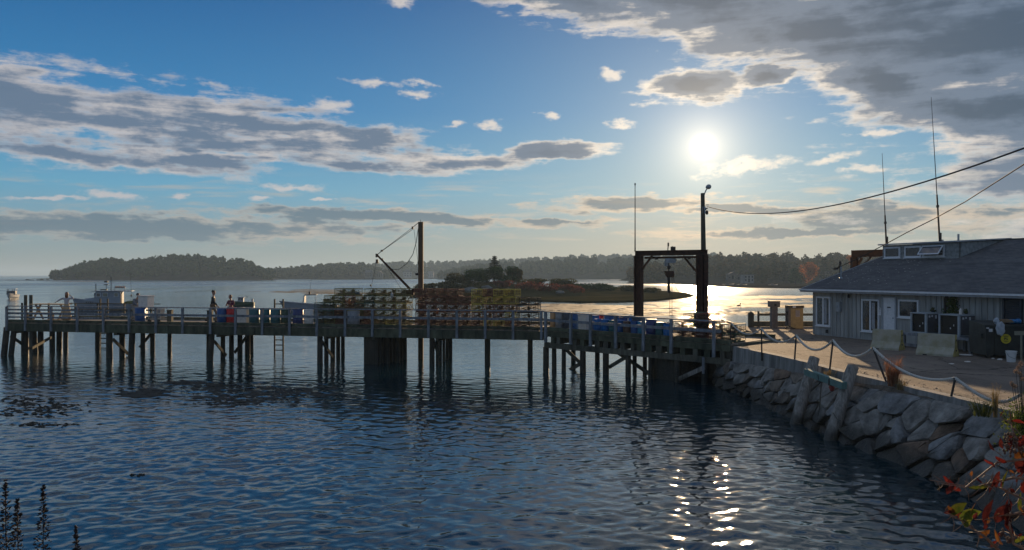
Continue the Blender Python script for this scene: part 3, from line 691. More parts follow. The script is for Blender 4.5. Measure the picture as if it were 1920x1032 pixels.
lp = empty('light_pole', (X_(1319, 40.3), 40.3, -2.5)); tag(lp, 'wooden light pole with curved lamp arm rising behind the hoist frame', 'light pole')
ol = tuple(lp.location); lx, ly = ol[0], ol[1]; zt = EYE + (HY - 363) * ly / F
MB().tube([(lx, ly, -2.5), (lx + .02, ly, 3), (lx - .04, ly, zt)], [.17, .14, .1], 12, jit=.02).build('pole', old_wood, lp, ol)
q = lambda px, py: P(px, py, ly)
MB().tube([q(1319, 372), q(1321, 364), q(1324, 357), q(1327, 352.5)], .03, 6).build('lamp_arm', galv, lp, ol)
lh = q(1329, 351); h = MB().lathe([(.03, -.16), (.1, -.1), (.13, 0), (.1, .08), (.04, .12)], (0, 0, 0), 12)
h = h.build('lamp_head', galv, lp); h.location = Vector(lh) - Vector(ol); h.rotation_euler = (0, R(75), 0)
MB().lathe([(.02, -.12), (.07, -.08), (.075, .03), (.03, .1)], q(1325.5, 399), 10).box(q(1321.5, 393), (.14, .1, .1)).box(q(1325, 391.5), (.1, .06, .05)).build('security_camera', black_metal, lp, ol)
MB().box(q(1319, 395), (.16, .2, .35)).build('junction_box', galv, lp, ol)
MB().box(q(1326, 385), (.16, .08, .03)).build('insulator', galv, lp, ol)

# ============================================================ DERRICK MAST
t = MAIN.px(789, 3.4); mp = MAIN.at(t, 3.4); my = mp[1]
dm = empty('derrick_mast', (mp[0], my, DK)); tag(dm, 'square timber derrick mast with angled boom and cables above the traps', 'derrick'); od = tuple(dm.location)
zt = EYE + (HY - 417) * my / F
MB().box((mp[0], my, (zt - 2.5) / 2), (.27, .27, zt + 2.5)).build('mast', mat('brown_timber', (.13, .085, .05), .85, .35, 4, .5, stretch=(2, 2, .2)), dm, od)
MB().tube([(mp[0] - .02, my, zt), (mp[0] - .02, my, zt + .12)], .015, 5).build('pin', dark_steel, dm, od)
q = lambda px, py, dy=0: P(px, py, my + dy)
bt, bb = q(707, 479, -.9), q(769, 543, -.25)
MB().tube([bt, bb], [.05, .075], 8).build('boom', rust_steel, dm, od)
MB().box(q(770, 549, -.25), (.36, .2, .28)).lathe([(.12, -.16), (.16, -.1), (.16, .1), (.12, .16)], q(763, 550, -.3), 10).beam(q(772, 545, -.2), q(786, 545, -.1), .14, .2).build('boom_winch', rust_steel, dm, od)
MB().tube([q(785, 418), q(773, 428, -.15)], .02, 5).tube([q(773, 428, -.15), q(715, 472, -.8)], .013, 5).tube([q(775, 430, -.15), q(717, 471, -.8)], .013, 5).tube([q(715, 472, -.8), bt], .022, 5).build('topping_cable', cable_black, dm, od)
MB().box(q(773.5, 428, -.15), (.1, .08, .14)).box(q(716, 471, -.8), (.12, .08, .1)).box(q(706, 480, -.9), (.1, .08, .2)).box(q(707, 491, -.9), (.13, .1, .22)).box(q(717, 487, -.8), (.08, .08, .1)).build('pulley_block', dark_steel, dm, od)
def sagpts(a, b, sag, n=12):
    a, b = Vector(a), Vector(b); return [a.lerp(b, i / n) - Vector((0, 0, sag * 4 * (i / n) * (1 - i / n))) for i in range(n + 1)]
loop = [q(784, 430), q(780.5, 455, -.1), q(774, 478, -.2), q(763, 495, -.3), q(748, 506, -.5), q(735, 506, -.6), q(725, 498, -.7), q(716, 487, -.8)]
MB().tube(loop, .018, 6).tube([q(776, 430), q(784, 495)], .01, 5).tube([q(705, 495, -.9), q(696, 540, -.9)], .01, 5).box(q(695, 536, -.9), (.07, .06, .1)).tube([q(718, 490, -.8), q(754, 545, -.5)], .008, 5).tube([q(764, 556, -.4), q(769, 572, -.3), q(776, 580, -.2)], .015, 5).build('hoist_line', cable_black, dm, od)
MB().box(q(781.5, 515, -.2), (.16, .1, .12)).build('cleat', dark_steel, dm, od)

# ============================================================ LOBSTER TRAPS
wire = {'olive': mat('olive_wire', (.20, .18, .05), .6, .3, 20), 'rust': mat('rusty_red_wire', (.20, .075, .045), .7, .4, 20), 'yellow': mat('yellow_wire', (.48, .38, .06), .55, .2, 20),
        'black': mat('black_wire', (.03, .028, .025), .6, .3, 20), 'green': mat('green_wire', (.05, .10, .06), .6, .3, 20)}
netm = mat('trap_twine_netting', (.12, .085, .05), .9, .3, 30); orange = mat('orange_twine', (.32, .12, .05), .8, .2, 20)
TW, TD, TH = .56, 1.15, .36
def trap_parts(m, seed):
    rr = random.Random(seed); fr = MB(); x, y, z = TW / 2, TD / 2, TH
    for sx in (-x, x):
        for sy in (-y, y): fr.beam((sx, sy, 0), (sx, sy, z), .022, .022)
        for zz in (0.012, z - .012): fr.beam((sx, -y, zz), (sx, y, zz), .034, .034)
    for sy in (-y, y, 0):
        for zz in (.012, z - .012): fr.beam((-x, sy, zz), (x, sy, zz), .034, .034)
    me = MB(); r = .0036
    for i in range(1, 6):
        u = -x + TW * i / 6
        for sy in (-y, y): me.beam((u, sy, 0), (u, sy, z), r * 2.0, r * 2.0)
    for i in range(1, 4):
        zz = TH * i / 4
        for sy in (-y, y): me.beam((-x, sy, zz), (x, sy, zz), r * 2.0, r * 2.0)
        for sx in (-x, x): me.beam((sx, -y, zz), (sx, y, zz), r * 2.0, r * 2.0)
    for i in range(1, 9):
        v = -y + TD * i / 9
        for sx in (-x, x): me.beam((sx, v, 0), (sx, v, z), r * 2.0, r * 2.0)
        me.beam((-x, v, z - .01), (x, v, z - .01), r * 2.0, r * 2.0)
    ne = MB()                                            # twine funnels inside
    for k in range(2):
        y0 = -y * .4 + k * y * .9
        for j in range(3):
            a = -x + TW * j / 2; ne.beam((a, y0 - .22, z * rr.uniform(.1, .9)), (a * .25, y0 + .1, z * .5), .012, .03)
        for j in range(2):
            ne.beam((-x * .9, y0 - .2 + j * .09, z * (.2 + .15 * j)), (x * .9, y0 - .2 + j * .09, z * (.2 + .15 * j) + rr.uniform(-.05, .05)), .012, .016)
    ne.box((rr.uniform(-.1, .1), -y + .15, .05), (.36, .16, .09)); ne.box((rr.uniform(-.15, .15), 0, TH * .55), (.12, .12, .2)); ne.beam((-x, -y * .1, .03), (x * .6, -y * .2, TH * .8), .03, .03); ne.box((rr.uniform(-.12, .12), y * .4, .06), (.2, .22, .09))
    ru = MB()
    for sx in (-x + .04, x - .04): ru.box((sx, 0, -.018), (.045, TD, .035))
    return [('wire_frame', fr.mesh('wire_frame', m)), ('wire_mesh', me.mesh('wire_mesh', m)), ('twine_funnel', ne.mesh('twine_funnel', netm)), ('runner', ru.mesh('runner', dark_steel))]
TP = {k: [trap_parts(wire[k], i) for i in range(2)] for k in wire}
NTH = ['bottom', 'second', 'third', 'fourth', 'fifth', 'top']
ORD = ['first', 'second', 'third', 'fourth', 'fifth', 'sixth', 'seventh', 'eighth', 'ninth', 'tenth', 'eleventh']
def trap(kind, loc, rz, label, group, tilt=(0, 0)):
    e = empty('lobster_trap', loc, rz); e.rotation_euler = (tilt[0], tilt[1], rz); tag(e, label, 'lobster trap', group)
    for nm, me in random.choice(TP[kind]):
        ob = bpy.data.objects.new(nm, me); C.objects.link(ob); ob.parent = e
def stack(px0, ncol, heights, kinds, w, where, run=MAIN, zb=DK, pitch=.60, rows=(0,)):
    t0 = run.px(px0, w) + TW / 2
    for r_i in rows:
        for c in range(ncol):
            for l in range(heights[c]):
                k = kinds(c, l, heights[c])
                p = run.at(t0 + c * pitch + random.uniform(-.012, .012), w + TD / 2 + r_i * (TD + .08) + random.uniform(-.05, .05), zb + .04 + l * (TH + .042))
                lv = 'top' if l == heights[c] - 1 else NTH[l]
                row = '' if len(rows) == 1 else ('front row ' if r_i == 0 else 'back row ')
                trap(k, p, run.ang + random.uniform(-.07, .07), f'{CN[k]} wire trap, {lv} layer, {ORD[c]} column from left, {where}', 'wire lobster traps stacked on the pier')
CN = {'olive': 'olive', 'rust': 'rusty red', 'yellow': 'yellow', 'black': 'black', 'green': 'dark green'}
rk = random.Random(5)
stack(590, 9, [3, 4, 5, 5, 4, 5, 5, 5, 5], lambda c, l, h: 'olive' if rk.random() < .45 else ('rust' if rk.random() < .6 else 'green') if c < 6 else ('yellow' if rk.random() < .3 else 'olive'), 2.0, 'front stack left of mast')
stack(620, 4, [2, 3, 3, 2], lambda c, l, h: rk.choice(['green', 'olive', 'black', 'rust']), 3.25, 'rear stack left of mast')
stack(779, 5, [5, 5, 5, 5, 4], lambda c, l, h: 'rust', 1.1, 'stack just right of mast')
stack(884, 4, [5, 5, 5, 5], lambda c, l, h: 'rust' if (c == 1 and l == 4) else 'yellow' if l >= 3 or rk.random() < .5 else 'rust', 1.1, 'yellow-topped stack')
# dark tumbled traps lying side-on at the right end
for l in range(4):
    for c in range(1 if l == 3 else 1):
        p = MAIN.at(MAIN.px(990, 1.5), 1.7, DK + .04 + l * .39)
        trap('black', p, MAIN.ang + R(90) + random.uniform(-.12, .12), f'black lobster trap lying lengthways, {NTH[l] if l < 3 else "top"} layer at right end of stacks', 'wire lobster traps stacked on the pier', (random.uniform(-.03, .03), 0))
# coils of pot warp and buoys lying on the stacks
rpm = [mat('blue_pot_warp', (.05, .13, .2), .8, .2, 20), mat('tan_pot_warp', (.25, .19, .1), .8, .2, 20), mat('orange_buoy', (.4, .12, .04), .5, .2, 8), mat('white_buoy', (.45, .44, .4), .5, .2, 8)]
rc = random.Random(9)
for (px, w, layers, lab, k) in ((612, 2.6, 3, 'tan coil of rope on the lowest column of the left trap stack', 1), (668, 2.7, 4, 'blue coil of rope in the dip of the left trap stack', 0), (876, 1.6, 4, 'tan coil of rope on the lower column between rusty and yellow traps', 1)):
    p = MAIN.at(MAIN.px(px, w), w, DK + .04 + layers * (TH + .042)); b = MB()
    for j in range(7):
        r_ = rc.uniform(.13, .24); z_ = .02 + j * .02; b.tube([(r_ * math.cos(a_ * .524) + rc.uniform(-.015, .015), r_ * math.sin(a_ * .524), z_ + rc.uniform(-.008, .008)) for a_ in range(13)], .012, 5)
    tag(b.build('rope_coil', rpm[k], loc=p), lab, 'rope coil')
for (px, w, z_, k, lab) in ((655, 1.93, 1.55, 2, 'orange buoy hanging on the front of the left trap stack'), (735, 1.93, 1.9, 3, 'white buoy hanging near the right end of the left trap stack'), (820, 1.03, 1.1, 2, 'orange buoy hanging on the rusty trap stack')):
    p = MAIN.at(MAIN.px(px, w), w, z_); e = empty('buoy', p); tag(e, lab, 'buoy'); MB().lathe([(.02, -.16), (.07, -.1), (.08, .04), (.05, .12), (.015, .16)], n=12).build('float_body', rpm[k], e, smooth=True); MB().tube([(0, 0, .15), (.02, .02, .3), (.03, .1, .38)], .008, 5).build('cord', rpm[1], e)
# traps on the approach behind the last barrels
for c in range(5):
    for l in range([2, 3, 3, 2, 2][c]):
        t = APP.px(1272, .9) + c * .62; p = APP.at(t, 1.3, dz(t) + .04 + l * .39)
        trap(rk.choice(['black', 'rust', 'green']), p, APP.ang + random.uniform(-.08, .08), f'dark trap, {NTH[l]} layer, {ORD[c]} column from left, near quay end of pier', 'dark lobster traps by the hoist frame')

# ============================================================ BARRELS AND BINS
plast = {'blue': (.02, .10, .30), 'red': (.55, .02, .02), 'white': (.62, .57, .50), 'teal': (.02, .12, .14), 'green': (.03, .07, .045), 'grey': (.25, .26, .27), 'tan': (.45, .30, .16), 'dark': (.05, .06, .08),
         'bright blue': (.01, .15, .45), 'light blue': (.04, .26, .42), 'brown': (.12, .07, .05), 'navy': (.03, .05, .17)}
PMm = {k: mat(k.replace(' ', '_') + '_plastic', c, .45, .15, 5, .1, spec=.45, transl=.12 if k in ('white', 'tan', 'blue', 'bright blue', 'red') else 0) for k, c in plast.items()}
def barrel(kind, run, px, w, h, r, label, z=None, name='barrel', cat='barrel', grp='plastic barrels and bins on the pier'):
    t = run.px(px, w); zz = DK if run is MAIN else dz(t)
    e = empty(name, run.at(t, w, zz if z is None else z), random.uniform(0, 3)); tag(e, label, cat, grp)
    if random.random() < .5 or cat == 'barrel':
        MB().lathe([(r * .93, 0), (r, .04), (r * .98, h * .3), (r * 1.02, h * .33), (r * .98, h * .36), (r * .98, h * .63), (r * 1.02, h * .66), (r * .98, h * .69), (r, h * .96), (r * .9, h)], n=18).build('body', PMm[kind], e, smooth=True)
        MB().lathe([(r * .99, h - .035), (r * 1.04, h - .03), (r * 1.04, h), (r * .85, h + .012)], n=18).build('rim', PMm[kind], e)
    else:
        MB().lathe([(r * .85, 0), (r * .87, .03), (r, h)], n=18).build('body', PMm[kind], e, smooth=True)
        MB().lathe([(r * 1.0, h - .05), (r * 1.06, h - .05), (r * 1.06, h), (r * .98, h)], n=18).build('rim', PMm[kind], e)
    return e
def bin_(kind, run, px, w, sx, sy, h, label, z=None, cat='bin', grp='plastic barrels and bins on the pier', nm='fish_bin'):
    t = run.px(px, w); zz = (DK if run is MAIN else dz(t)) if z is None else z
    e = empty(nm, run.at(t, w, zz), run.ang); tag(e, label, cat, grp)
    b = MB(); k = .93
    vs = [(x * sx / 2 * (k if zz_ == 0 else 1), y * sy / 2 * (k if zz_ == 0 else 1), zz_) for zz_ in (0, h) for (x, y) in ((-1, -1), (1, -1), (1, 1), (-1, 1))]
    b.add(vs, [(3, 2, 1, 0), (0, 1, 5, 4), (1, 2, 6, 5), (2, 3, 7, 6), (3, 0, 4, 7), (4, 5, 6, 7)]); b.build('body', PMm[kind], e)
    MB().box((0, 0, h - .02), (sx + .05, sy + .05, .05)).build('rim', PMm[kind], e); return e
for (k, px, h, r, lab) in (('blue', 417, .86, .29, 'dark blue barrel at the left end of the barrel row'), ('red', 435, .92, .29, 'bright red barrel beside the pale bin'),
    ('teal', 477, .86, .29, 'teal barrel right of the white bin'), ('teal', 497, .86, .28, 'second teal barrel right of the white bin'), ('teal', 517, .86, .29, 'third teal barrel right of the white bin'),
    ('green', 534, .86, .22, 'narrow dark green barrel at the end of the teal row'), ('navy', 559, .88, .29, 'navy barrel between the teal row and the pale barrel'), ('white', 579, .86, .25, 'pale barrel beside the left end of the trap stacks'),
    ('blue', 263, .86, .29, 'blue barrel under the white crate by the man in grey')):
    barrel(k, MAIN, px, 1.0, h, r, lab)
bin_('white', MAIN, 457, 1.0, .6, .5, .92, 'large off-white bin between red and teal barrels')
barrel('grey', MAIN, 663, 1.2, .8, .33, 'grey barrel in the gap below the derrick mast')
bin_('white', MAIN, 274, 1.3, .62, .6, .7, 'white square crate balanced on the blue barrel left on the pier', z=DK + .87, cat='crate', nm='white_crate')
bb_ = (('tan', 1038, .88, .18, 'tan bin at the bend of the pier'), ('grey', 1050, .88, .24, 'grey barrel beside the tan bin'), ('dark', 1064, .9, .22, 'dark barrel between grey and blue ones'), ('blue', 1080, .88, .2, 'blue barrel left of the pale square bin'),
       ('bright blue', 1121, .66, .2, 'bright blue tub first right of the pale bin'), ('bright blue', 1135, .66, .2, 'second bright blue tub right of the pale bin'), ('teal', 1149, .64, .2, 'teal tub between blue tubs'), ('blue', 1164, .66, .17, 'blue tub left of the brown tub'),
       ('brown', 1176, .64, .19, 'brown tub among the blue tubs'), ('blue', 1190, .68, .2, 'blue tub right of the brown tub'), ('light blue', 1203, .66, .19, 'light blue tub under the middle of the hoist frame'), ('navy', 1221, .8, .25, 'large navy tub right of the light blue tub'),
       ('teal', 1237, .68, .2, 'dull teal tub second from the right end'), ('bright blue', 1252, .7, .22, 'bright blue tub at the right end of the tub row'))
for (k, px, h, r, lab) in bb_: barrel(k, APP, px, .75, h, r, lab, cat='tub' if 'tub' in lab else 'barrel', grp='tubs and barrels on the approach')
bin_('white', APP, 1097, .75, .5, .45, .86, 'pale pinkish square bin right of the blue barrel', grp='tubs and barrels on the approach')
for (k, px, h, r, lab) in (('blue', 1142, .8, .24, 'blue tub behind the front row under the rail'), ('navy', 1170, .78, .24, 'navy tub behind the blue and brown tubs'), ('dark', 1195, .8, .26, 'dark tub behind the light blue tub'), ('red', 1128, .86, .12, 'small red bucket behind the bright blue tubs'), ('white', 1175, .86, .1, 'small white bucket behind the brown tub')):
    barrel(k, APP, px, 1.5, h, r, lab, cat='bucket' if 'bucket' in lab else 'tub', grp='tubs and barrels on the approach')
for (k, px, w) in (('blue', 1118, 2.3), ('bright blue', 1186, 2.4), ('blue', 1160, 2.5)):
    barrel(k, APP, px, w, .72, .26, f'{k} tub in the third row behind ' + {1118: 'the pale bin', 1186: 'the brown tub', 1160: 'the navy tub'}[px], cat='tub', grp='tubs and barrels on the approach')
# hand cart with wire crates
ct = empty('trap_cart', MAIN.at(MAIN.px(296, 1.1), 1.1, DK), MAIN.ang); tag(ct, 'grey wire hand cart on small wheels right of the blue barrel', 'cart')
b = MB(); 
for z in (.25, .55, .85):
    for y in (-.3, .3): b.beam((-.38, y, z), (.38, y, z), .03, .03)
    for x in (-.38, .38, 0): b.beam((x, -.3, z), (x, .3, z), .03, .03)
for x in (-.38, -.13, .13, .38):
    for y in (-.3, .3): b.beam((x, y, .2), (x, y, .9), .022, .022)
b.build('cage', galv, ct)
MB().box((0, 0, .4), (.6, .5, .18)).box((.1, 0, .7), (.4, .4, .2)).build('load', PMm['grey'], ct)
for x in (-.3, .3):
    w_ = MB().lathe([(.05, -.03), (.12, -.025), (.12, .025), (.05, .03)], n=12).build('wheel', black_metal, ct); w_.rotation_euler = (R(90), 0, 0); w_.location = (x, -.32, .12)
# tan trestle table and bench by the woman
tb = empty('picnic_table', MAIN.at(MAIN.px(95, 3.0), 3.0, DK), MAIN.ang); tag(tb, 'long tan wooden table at the far left end of the pier', 'table')
for i in range(4): MB().box((0, -.36 + i * .24, .95), (2.3, .22, .05)).build('table_board', tan_wood, tb)
for x in (-.9, .9): MB().beam((x, -.4, 0), (x, .2, .92), .07, .1).beam((x, .4, 0), (x, -.2, .92), .07, .1).build('trestle', tan_wood, tb)
MB().box((0, -.85, .45), (2.3, .26, .05)).box((-.9, -.85, .21), (.08, .2, .42)).box((.9, -.85, .21), (.08, .2, .42)).build('bench', tan_wood, tb)
# ============================================================ THE HARBOUR BUILDING
BA, BD, BN = Vector((15.2, 40.4)), Vector((.321, -.947)).normalized(), Vector((.947, .321)).normalized()
BL = 17.0; EZ = 2.42; RIDGE = 7.0; RZt = 4.67; SL_ = (RZt - EZ) / RIDGE
hb = empty('harbour_building', (BA.x, BA.y, 0)); tag(hb, 'low grey board-sided harbour building with shingled roof and dormer', 'building'); hb.rotation_euler = (0, 0, math.atan2(BD.y, BD.x))
# local frame of the building: x along the front wall towards the camera, y inwards (mirrored so that +y is into the house)
BANG = math.atan2(BD.y, BD.x)
def bl(px, r=0):
    """distance along the wall where a column of the photo meets it, r metres in"""
    k = (px - 960) / F; o = BA + BN * r; return (k * o.y - o.x) / (BD.x - k * BD.y)
def bz(px, py, r=0):
    a = bl(px, r); Y = (BA + BD * a + BN * r).y; return EYE - (py - HY) * Y / F
# in this rotated frame inward is +y (BN is BD turned by +90 degrees)
siding = mat('grey_painted_boards', (.34, .345, .33), .85, .38, 1.9, .35, bscale=18, stretch=(2.2, 2.2, .22), island=.08, detail=9, lo=.3, hi=.7)
trim = mat('grey_trim', (.36, .39, .42), .7, .1, 6)
def B(mb, name, m, par=hb): return mb.build(name, m, par)
B(MB().box((BL / 2, .1, EZ / 2 - .02), (BL, .2, EZ + .04 - .1)).box((.1, 5.5, 1.2), (.2, 10.6, 2.36)), 'wall', siding)
gb = MB(); gb.add([(.05, .02, EZ - .12), (.05, 14, EZ - .12), (.05, RIDGE, RZt - .14), (.2, .02, EZ - .12), (.2, 14, EZ - .12), (.2, RIDGE, RZt - .14)], [(0, 2, 1), (3, 4, 5), (0, 3, 5, 2), (1, 2, 5, 4)])
B(gb, 'gable', siding)
bat = MB().box((0, 0, 0), (.045, .035, EZ - .12)).mesh('batten', siding)
openings = [(bl(1532), bl(1558), bz(1545, 612), bz(1545, 557)), (bl(1617), bl(1650), bz(1633, 623), bz(1633, 562)), (bl(1655), bl(1682), .12, bz(1668, 557)), (bl(1686), bl(1724), bz(1705, 597), bz(1705, 563)), (bl(1884), bl(1919), bz(1900, 607), bz(1900, 553))]
x = .05
while x < BL:
    if not any(a - .06 < x < b + .06 for a, b, _, _ in openings):
        ob = bpy.data.objects.new('batten', bat); C.objects.link(ob); ob.parent = hb; ob.location = (x, -.017, EZ / 2)
    x += .27 + random.uniform(-.01, .01)
def window(x0, x1, z0, z1, mull=True, y=-.03, par=hb, name='window', bars=1):
    f = MB(); t = .075
    for xx in (x0 + t / 2, x1 - t / 2): f.box((xx, y, (z0 + z1) / 2), (t, .08, z1 - z0))
    for zz in (z0 + t / 2, z1 - t / 2): f.box(((x0 + x1) / 2, y, zz), (x1 - x0 - 2 * t, .08, t))
    f.box(((x0 + x1) / 2, y - .02, z0 - .02), (x1 - x0 + .1, .1, .04))
    w = f.build(name, white_paint, par)
    if mull: MB().box(((x0 + x1) / 2, y, (z0 + z1) / 2), (.1, .06, z1 - z0 - 2 * t)).build('mullion', white_paint, w)
    MB().box(((x0 + x1) / 2, y + .0, (z0 + z1) / 2), (x1 - x0 - 2 * t, .02, z1 - z0 - 2 * t)).build('pane', glass, w)
    return w
pane_highlight = mat('pale_pane_highlight', (.35, .36, .38), .9, .2, 10)  # pale strip over the glass, painting the brightness seen through the window
for i, (a, b, z0, z1) in enumerate(openings[:2]):
    w = window(a, b, z0, z1)
    MB().box((a + .68 * (b - a), -.055, (z0 + z1) / 2), ((b - a) * .18, .006, (z1 - z0) * .8)).build('pane_highlight', pane_highlight, w)
a, b, z0, z1 = openings[3]; window(a, b, z0, z1, False)
a, b, z0, z1 = openings[2]
d = B(MB().box(((a + b) / 2, -.01, (z0 + z1) / 2), (b - a - .14, .05, z1 - z0 - .07)), 'door', white_paint)
MB().box((a + .035, -.02, (z0 + z1) / 2), (.07, .09, z1 - z0)).box((b - .035, -.02, (z0 + z1) / 2), (.07, .09, z1 - z0)).box(((a + b) / 2, -.02, z1 - .02), (b - a, .09, .06)).build('door_frame', trim, d)
MB().box(((a + b) / 2, -.045, z1 - .48), (.2, .02, .05)).build('letter_plate', black_metal, d)
for kx in (.28, .72):
    for (kz, hh) in ((.25, .36), (.72, .30)): MB().box((a + (b - a) * kx, -.04, z0 + (z1 - z0) * kz), ((b - a) * .26, .012, (z1 - z0) * hh)).build('door_panel', white_paint, d)
MB().lathe([(.02, 0), (.03, .02), (.02, .05)], (b - .16, -.08, z0 + .95), 8).build('door_handle', galv, d)
nt = B(MB().box((bl(1651.5), -.06, bz(1651, 585)), (.16, .01, .34)), 'paper_notice', mat('paper', (.75, .77, .8), .8, .05, 4))
for k in range(4): MB().box((bl(1651.5), -.067, bz(1651, 585) + .12 - k * .06), (.11 if k else .13, .004, .012 if k else .03)).build('printed_line', black_metal, nt)
# meter box, pipes, small fittings
B(MB().box((bl(1576), -.09, bz(1576, 576)), (.24, .16, .46)).lathe([(.07, -.02), (.07, .1)], (bl(1574), -.15, bz(1576, 577)), 10), 'meter_box', mat('grey_box', (.33, .36, .38), .6, .15, 5))
B(MB().tube([(bl(1579), -.06, bz(1579, 565)), (bl(1579), -.06, EZ - .1)], .03, 6).tube([(bl(1574), -.06, bz(1574, 590)), (bl(1574), -.06, bz(1574, 598)), (bl(1576), -.1, bz(1576, 602))], .02, 6), 'conduit', galv)
B(MB().box((bl(1552), -.18, EZ - .2), (.3, .2, .08)), 'wall_lamp', trim); B(MB().lathe([(.05, -.08), (.07, 0), (.03, .1)], (bl(1596), -.14, EZ - .42), 8), 'security_camera', dark_steel)
B(MB().box((bl(1552), -.06, bz(1552, 622)), (.1, .08, .16)), 'vent', black_metal)
B(MB().tube([(bl(1776), -.12, .9), (bl(1776), -.12, bz(1776, 560)), (bl(1780), -.12, bz(1780, 556))], .05, 8).tube([(bl(1783), -.12, 1.2), (bl(1783), -.12, bz(1776, 560))], .04, 8), 'waste_pipe', black_metal)
# louvred shutter propped open
a, b, z0, z1 = openings[4]; lm = mat('dark_shutter', (.045, .055, .07), .7, .2, 5)
sh = B(MB().box(((a + b) / 2, -.03, (z0 + z1) / 2), (b - a, .05, z1 - z0)).box((a + .03, -.09, (z0 + z1) / 2), (.07, .08, z1 - z0)).box((b - .03, -.09, (z0 + z1) / 2), (.07, .08, z1 - z0)).box(((a + b) / 2, -.09, z1), (b - a, .08, .07)), 'louvred_shutter', lm)
for k in range(12):
    s = MB().box((0, 0, 0), (b - a - .1, .05, .012)).build('slat', lm, sh); s.location = ((a + b) / 2, -.085, z0 + .06 + k * (z1 - z0 - .1) / 12); s.rotation_euler = (R(35), 0, 0)
# roof: shingle courses as real steps
shin = bpy.data.materials.new('grey_asphalt_shingles'); shin.use_nodes = True
t_ = shin.node_tree; N = NB(t_); b_ = t_.nodes['Principled BSDF']; b_.inputs['Roughness'].default_value = .85
tc = t_.nodes.new('ShaderNodeTexCoord').outputs['Object']
br = t_.nodes.new('ShaderNodeTexBrick'); br.inputs['Scale'].default_value = 1; br.inputs['Brick Width'].default_value = .31; br.inputs['Row Height'].default_value = .14; br.inputs['Mortar Size'].default_value = .006; br.inputs['Mortar Smooth'].default_value = .1
br.inputs['Color1'].default_value = (.085, .088, .095, 1); br.inputs['Color2'].default_value = (.14, .14, .145, 1); br.inputs['Mortar'].default_value = (.035, .035, .037, 1)
t_.links.new(tc, br.inputs[0]); 
c_ = N.mix(1.0, br.outputs[0], N.ramp(N.noise(tc, .7, 6, .65), [(.3, (.75, .75, .76)), (.7, (1.3, 1.27, 1.22))]), 'MULTIPLY'); t_.links.new(c_, b_.inputs['Base Color'])
bp_ = t_.nodes.new('ShaderNodeBump'); bp_.inputs['Strength'].default_value = .4; bp_.inputs['Distance'].default_value = .01; t_.links.new(N.noise(tc, 60, 4, .6), bp_.inputs['Height']); t_.links.new(bp_.outputs[0], b_.inputs['Normal'])
roof = empty('roof'); roof.parent = hb
OV = .42; x0, x1 = -.35, BL
rl_ = math.hypot(RIDGE + OV, (RIDGE + OV) * SL_); nco = int(rl_ / .14)
rb = MB()
for i in range(nco):
    y0 = -OV + (RIDGE + OV) * i / nco; y1 = -OV + (RIDGE + OV) * (i + 1) / nco
    za, zb = EZ + y0 * SL_ + .03, EZ + y1 * SL_ + .018
    if y1 < 4.25: rb.add([(x0, y0, za), (x1, y0, za), (x1, y1, zb), (x0, y1, zb), (x0, y0, za - .016), (x1, y0, za - .016)], [(0, 1, 2, 3), (4, 5, 1, 0)])
    else:
        rb.add([(x0, y0, za), (.3, y0, za), (.3, y1, zb), (x0, y1, zb), (x0, y0, za - .016), (.3, y0, za - .016)], [(0, 1, 2, 3), (4, 5, 1, 0)])
        rb.add([(4.8, y0, za), (x1, y0, za), (x1, y1, zb), (4.8, y1, zb), (4.8, y0, za - .016), (x1, y0, za - .016)], [(0, 1, 2, 3), (4, 5, 1, 0)])
s = rb.build('shingle_courses', shin, roof); s['kind'] = 'stuff'
zz = EZ - OV * SL_
MB().add([(x0, -OV, zz - .08), (x1, -OV, zz - .08), (x1, RIDGE, RZt - .08), (x0, RIDGE, RZt - .08), (x0, -OV, zz + .005), (x1, -OV, zz + .005), (x1, RIDGE, RZt + .0), (x0, RIDGE, RZt + .0)], [(3, 2, 1, 0), (4, 5, 6, 7), (0, 1, 5, 4), (1, 2, 6, 5), (2, 3, 7, 6), (3, 0, 4, 7)]).build('deck_boards', mat('roof_sheathing', (.1, .1, .1), .9, .1, 3), roof)
MB().add([(x0, RIDGE, RZt - .05), (x1, RIDGE, RZt - .05), (x1, 14.4, EZ - .1), (x0, 14.4, EZ - .1), (x0, RIDGE, RZt + .02), (x1, RIDGE, RZt + .02), (x1, 14.4, EZ - .02), (x0, 14.4, EZ - .02)], [(3, 2, 1, 0), (4, 5, 6, 7), (2, 3, 7, 6), (3, 0, 4, 7), (1, 2, 6, 5)]).build('rear_slope', shin, roof)
MB().box(((x0 + x1) / 2, -OV - .03, zz - .06), (x1 - x0 + .1, .05, .16)).build('fascia', trim, roof)
MB().box(((x0 + x1) / 2, -OV - .09, zz - .02), (x1 - x0 + .1, .09, .07)).build('gutter', white_paint, roof)
MB().add([(x0 - .03, -OV, zz - .1), (x0 - .03, -OV, zz + .05), (x0 - .03, RIDGE, RZt + .06), (x0 - .03, RIDGE, RZt - .1), (x0, -OV, zz - .1), (x0, -OV, zz + .05), (x0, RIDGE, RZt + .06), (x0, RIDGE, RZt - .1)], [(0, 1, 2, 3), (7, 6, 5, 4), (1, 5, 6, 2), (0, 3, 7, 4)]).build('rake_board', trim, roof)
MB().box(((x0 + x1) / 2, RIDGE, RZt + .03), (x1 - x0, .2, .03)).build('ridge_cap', shin, roof)
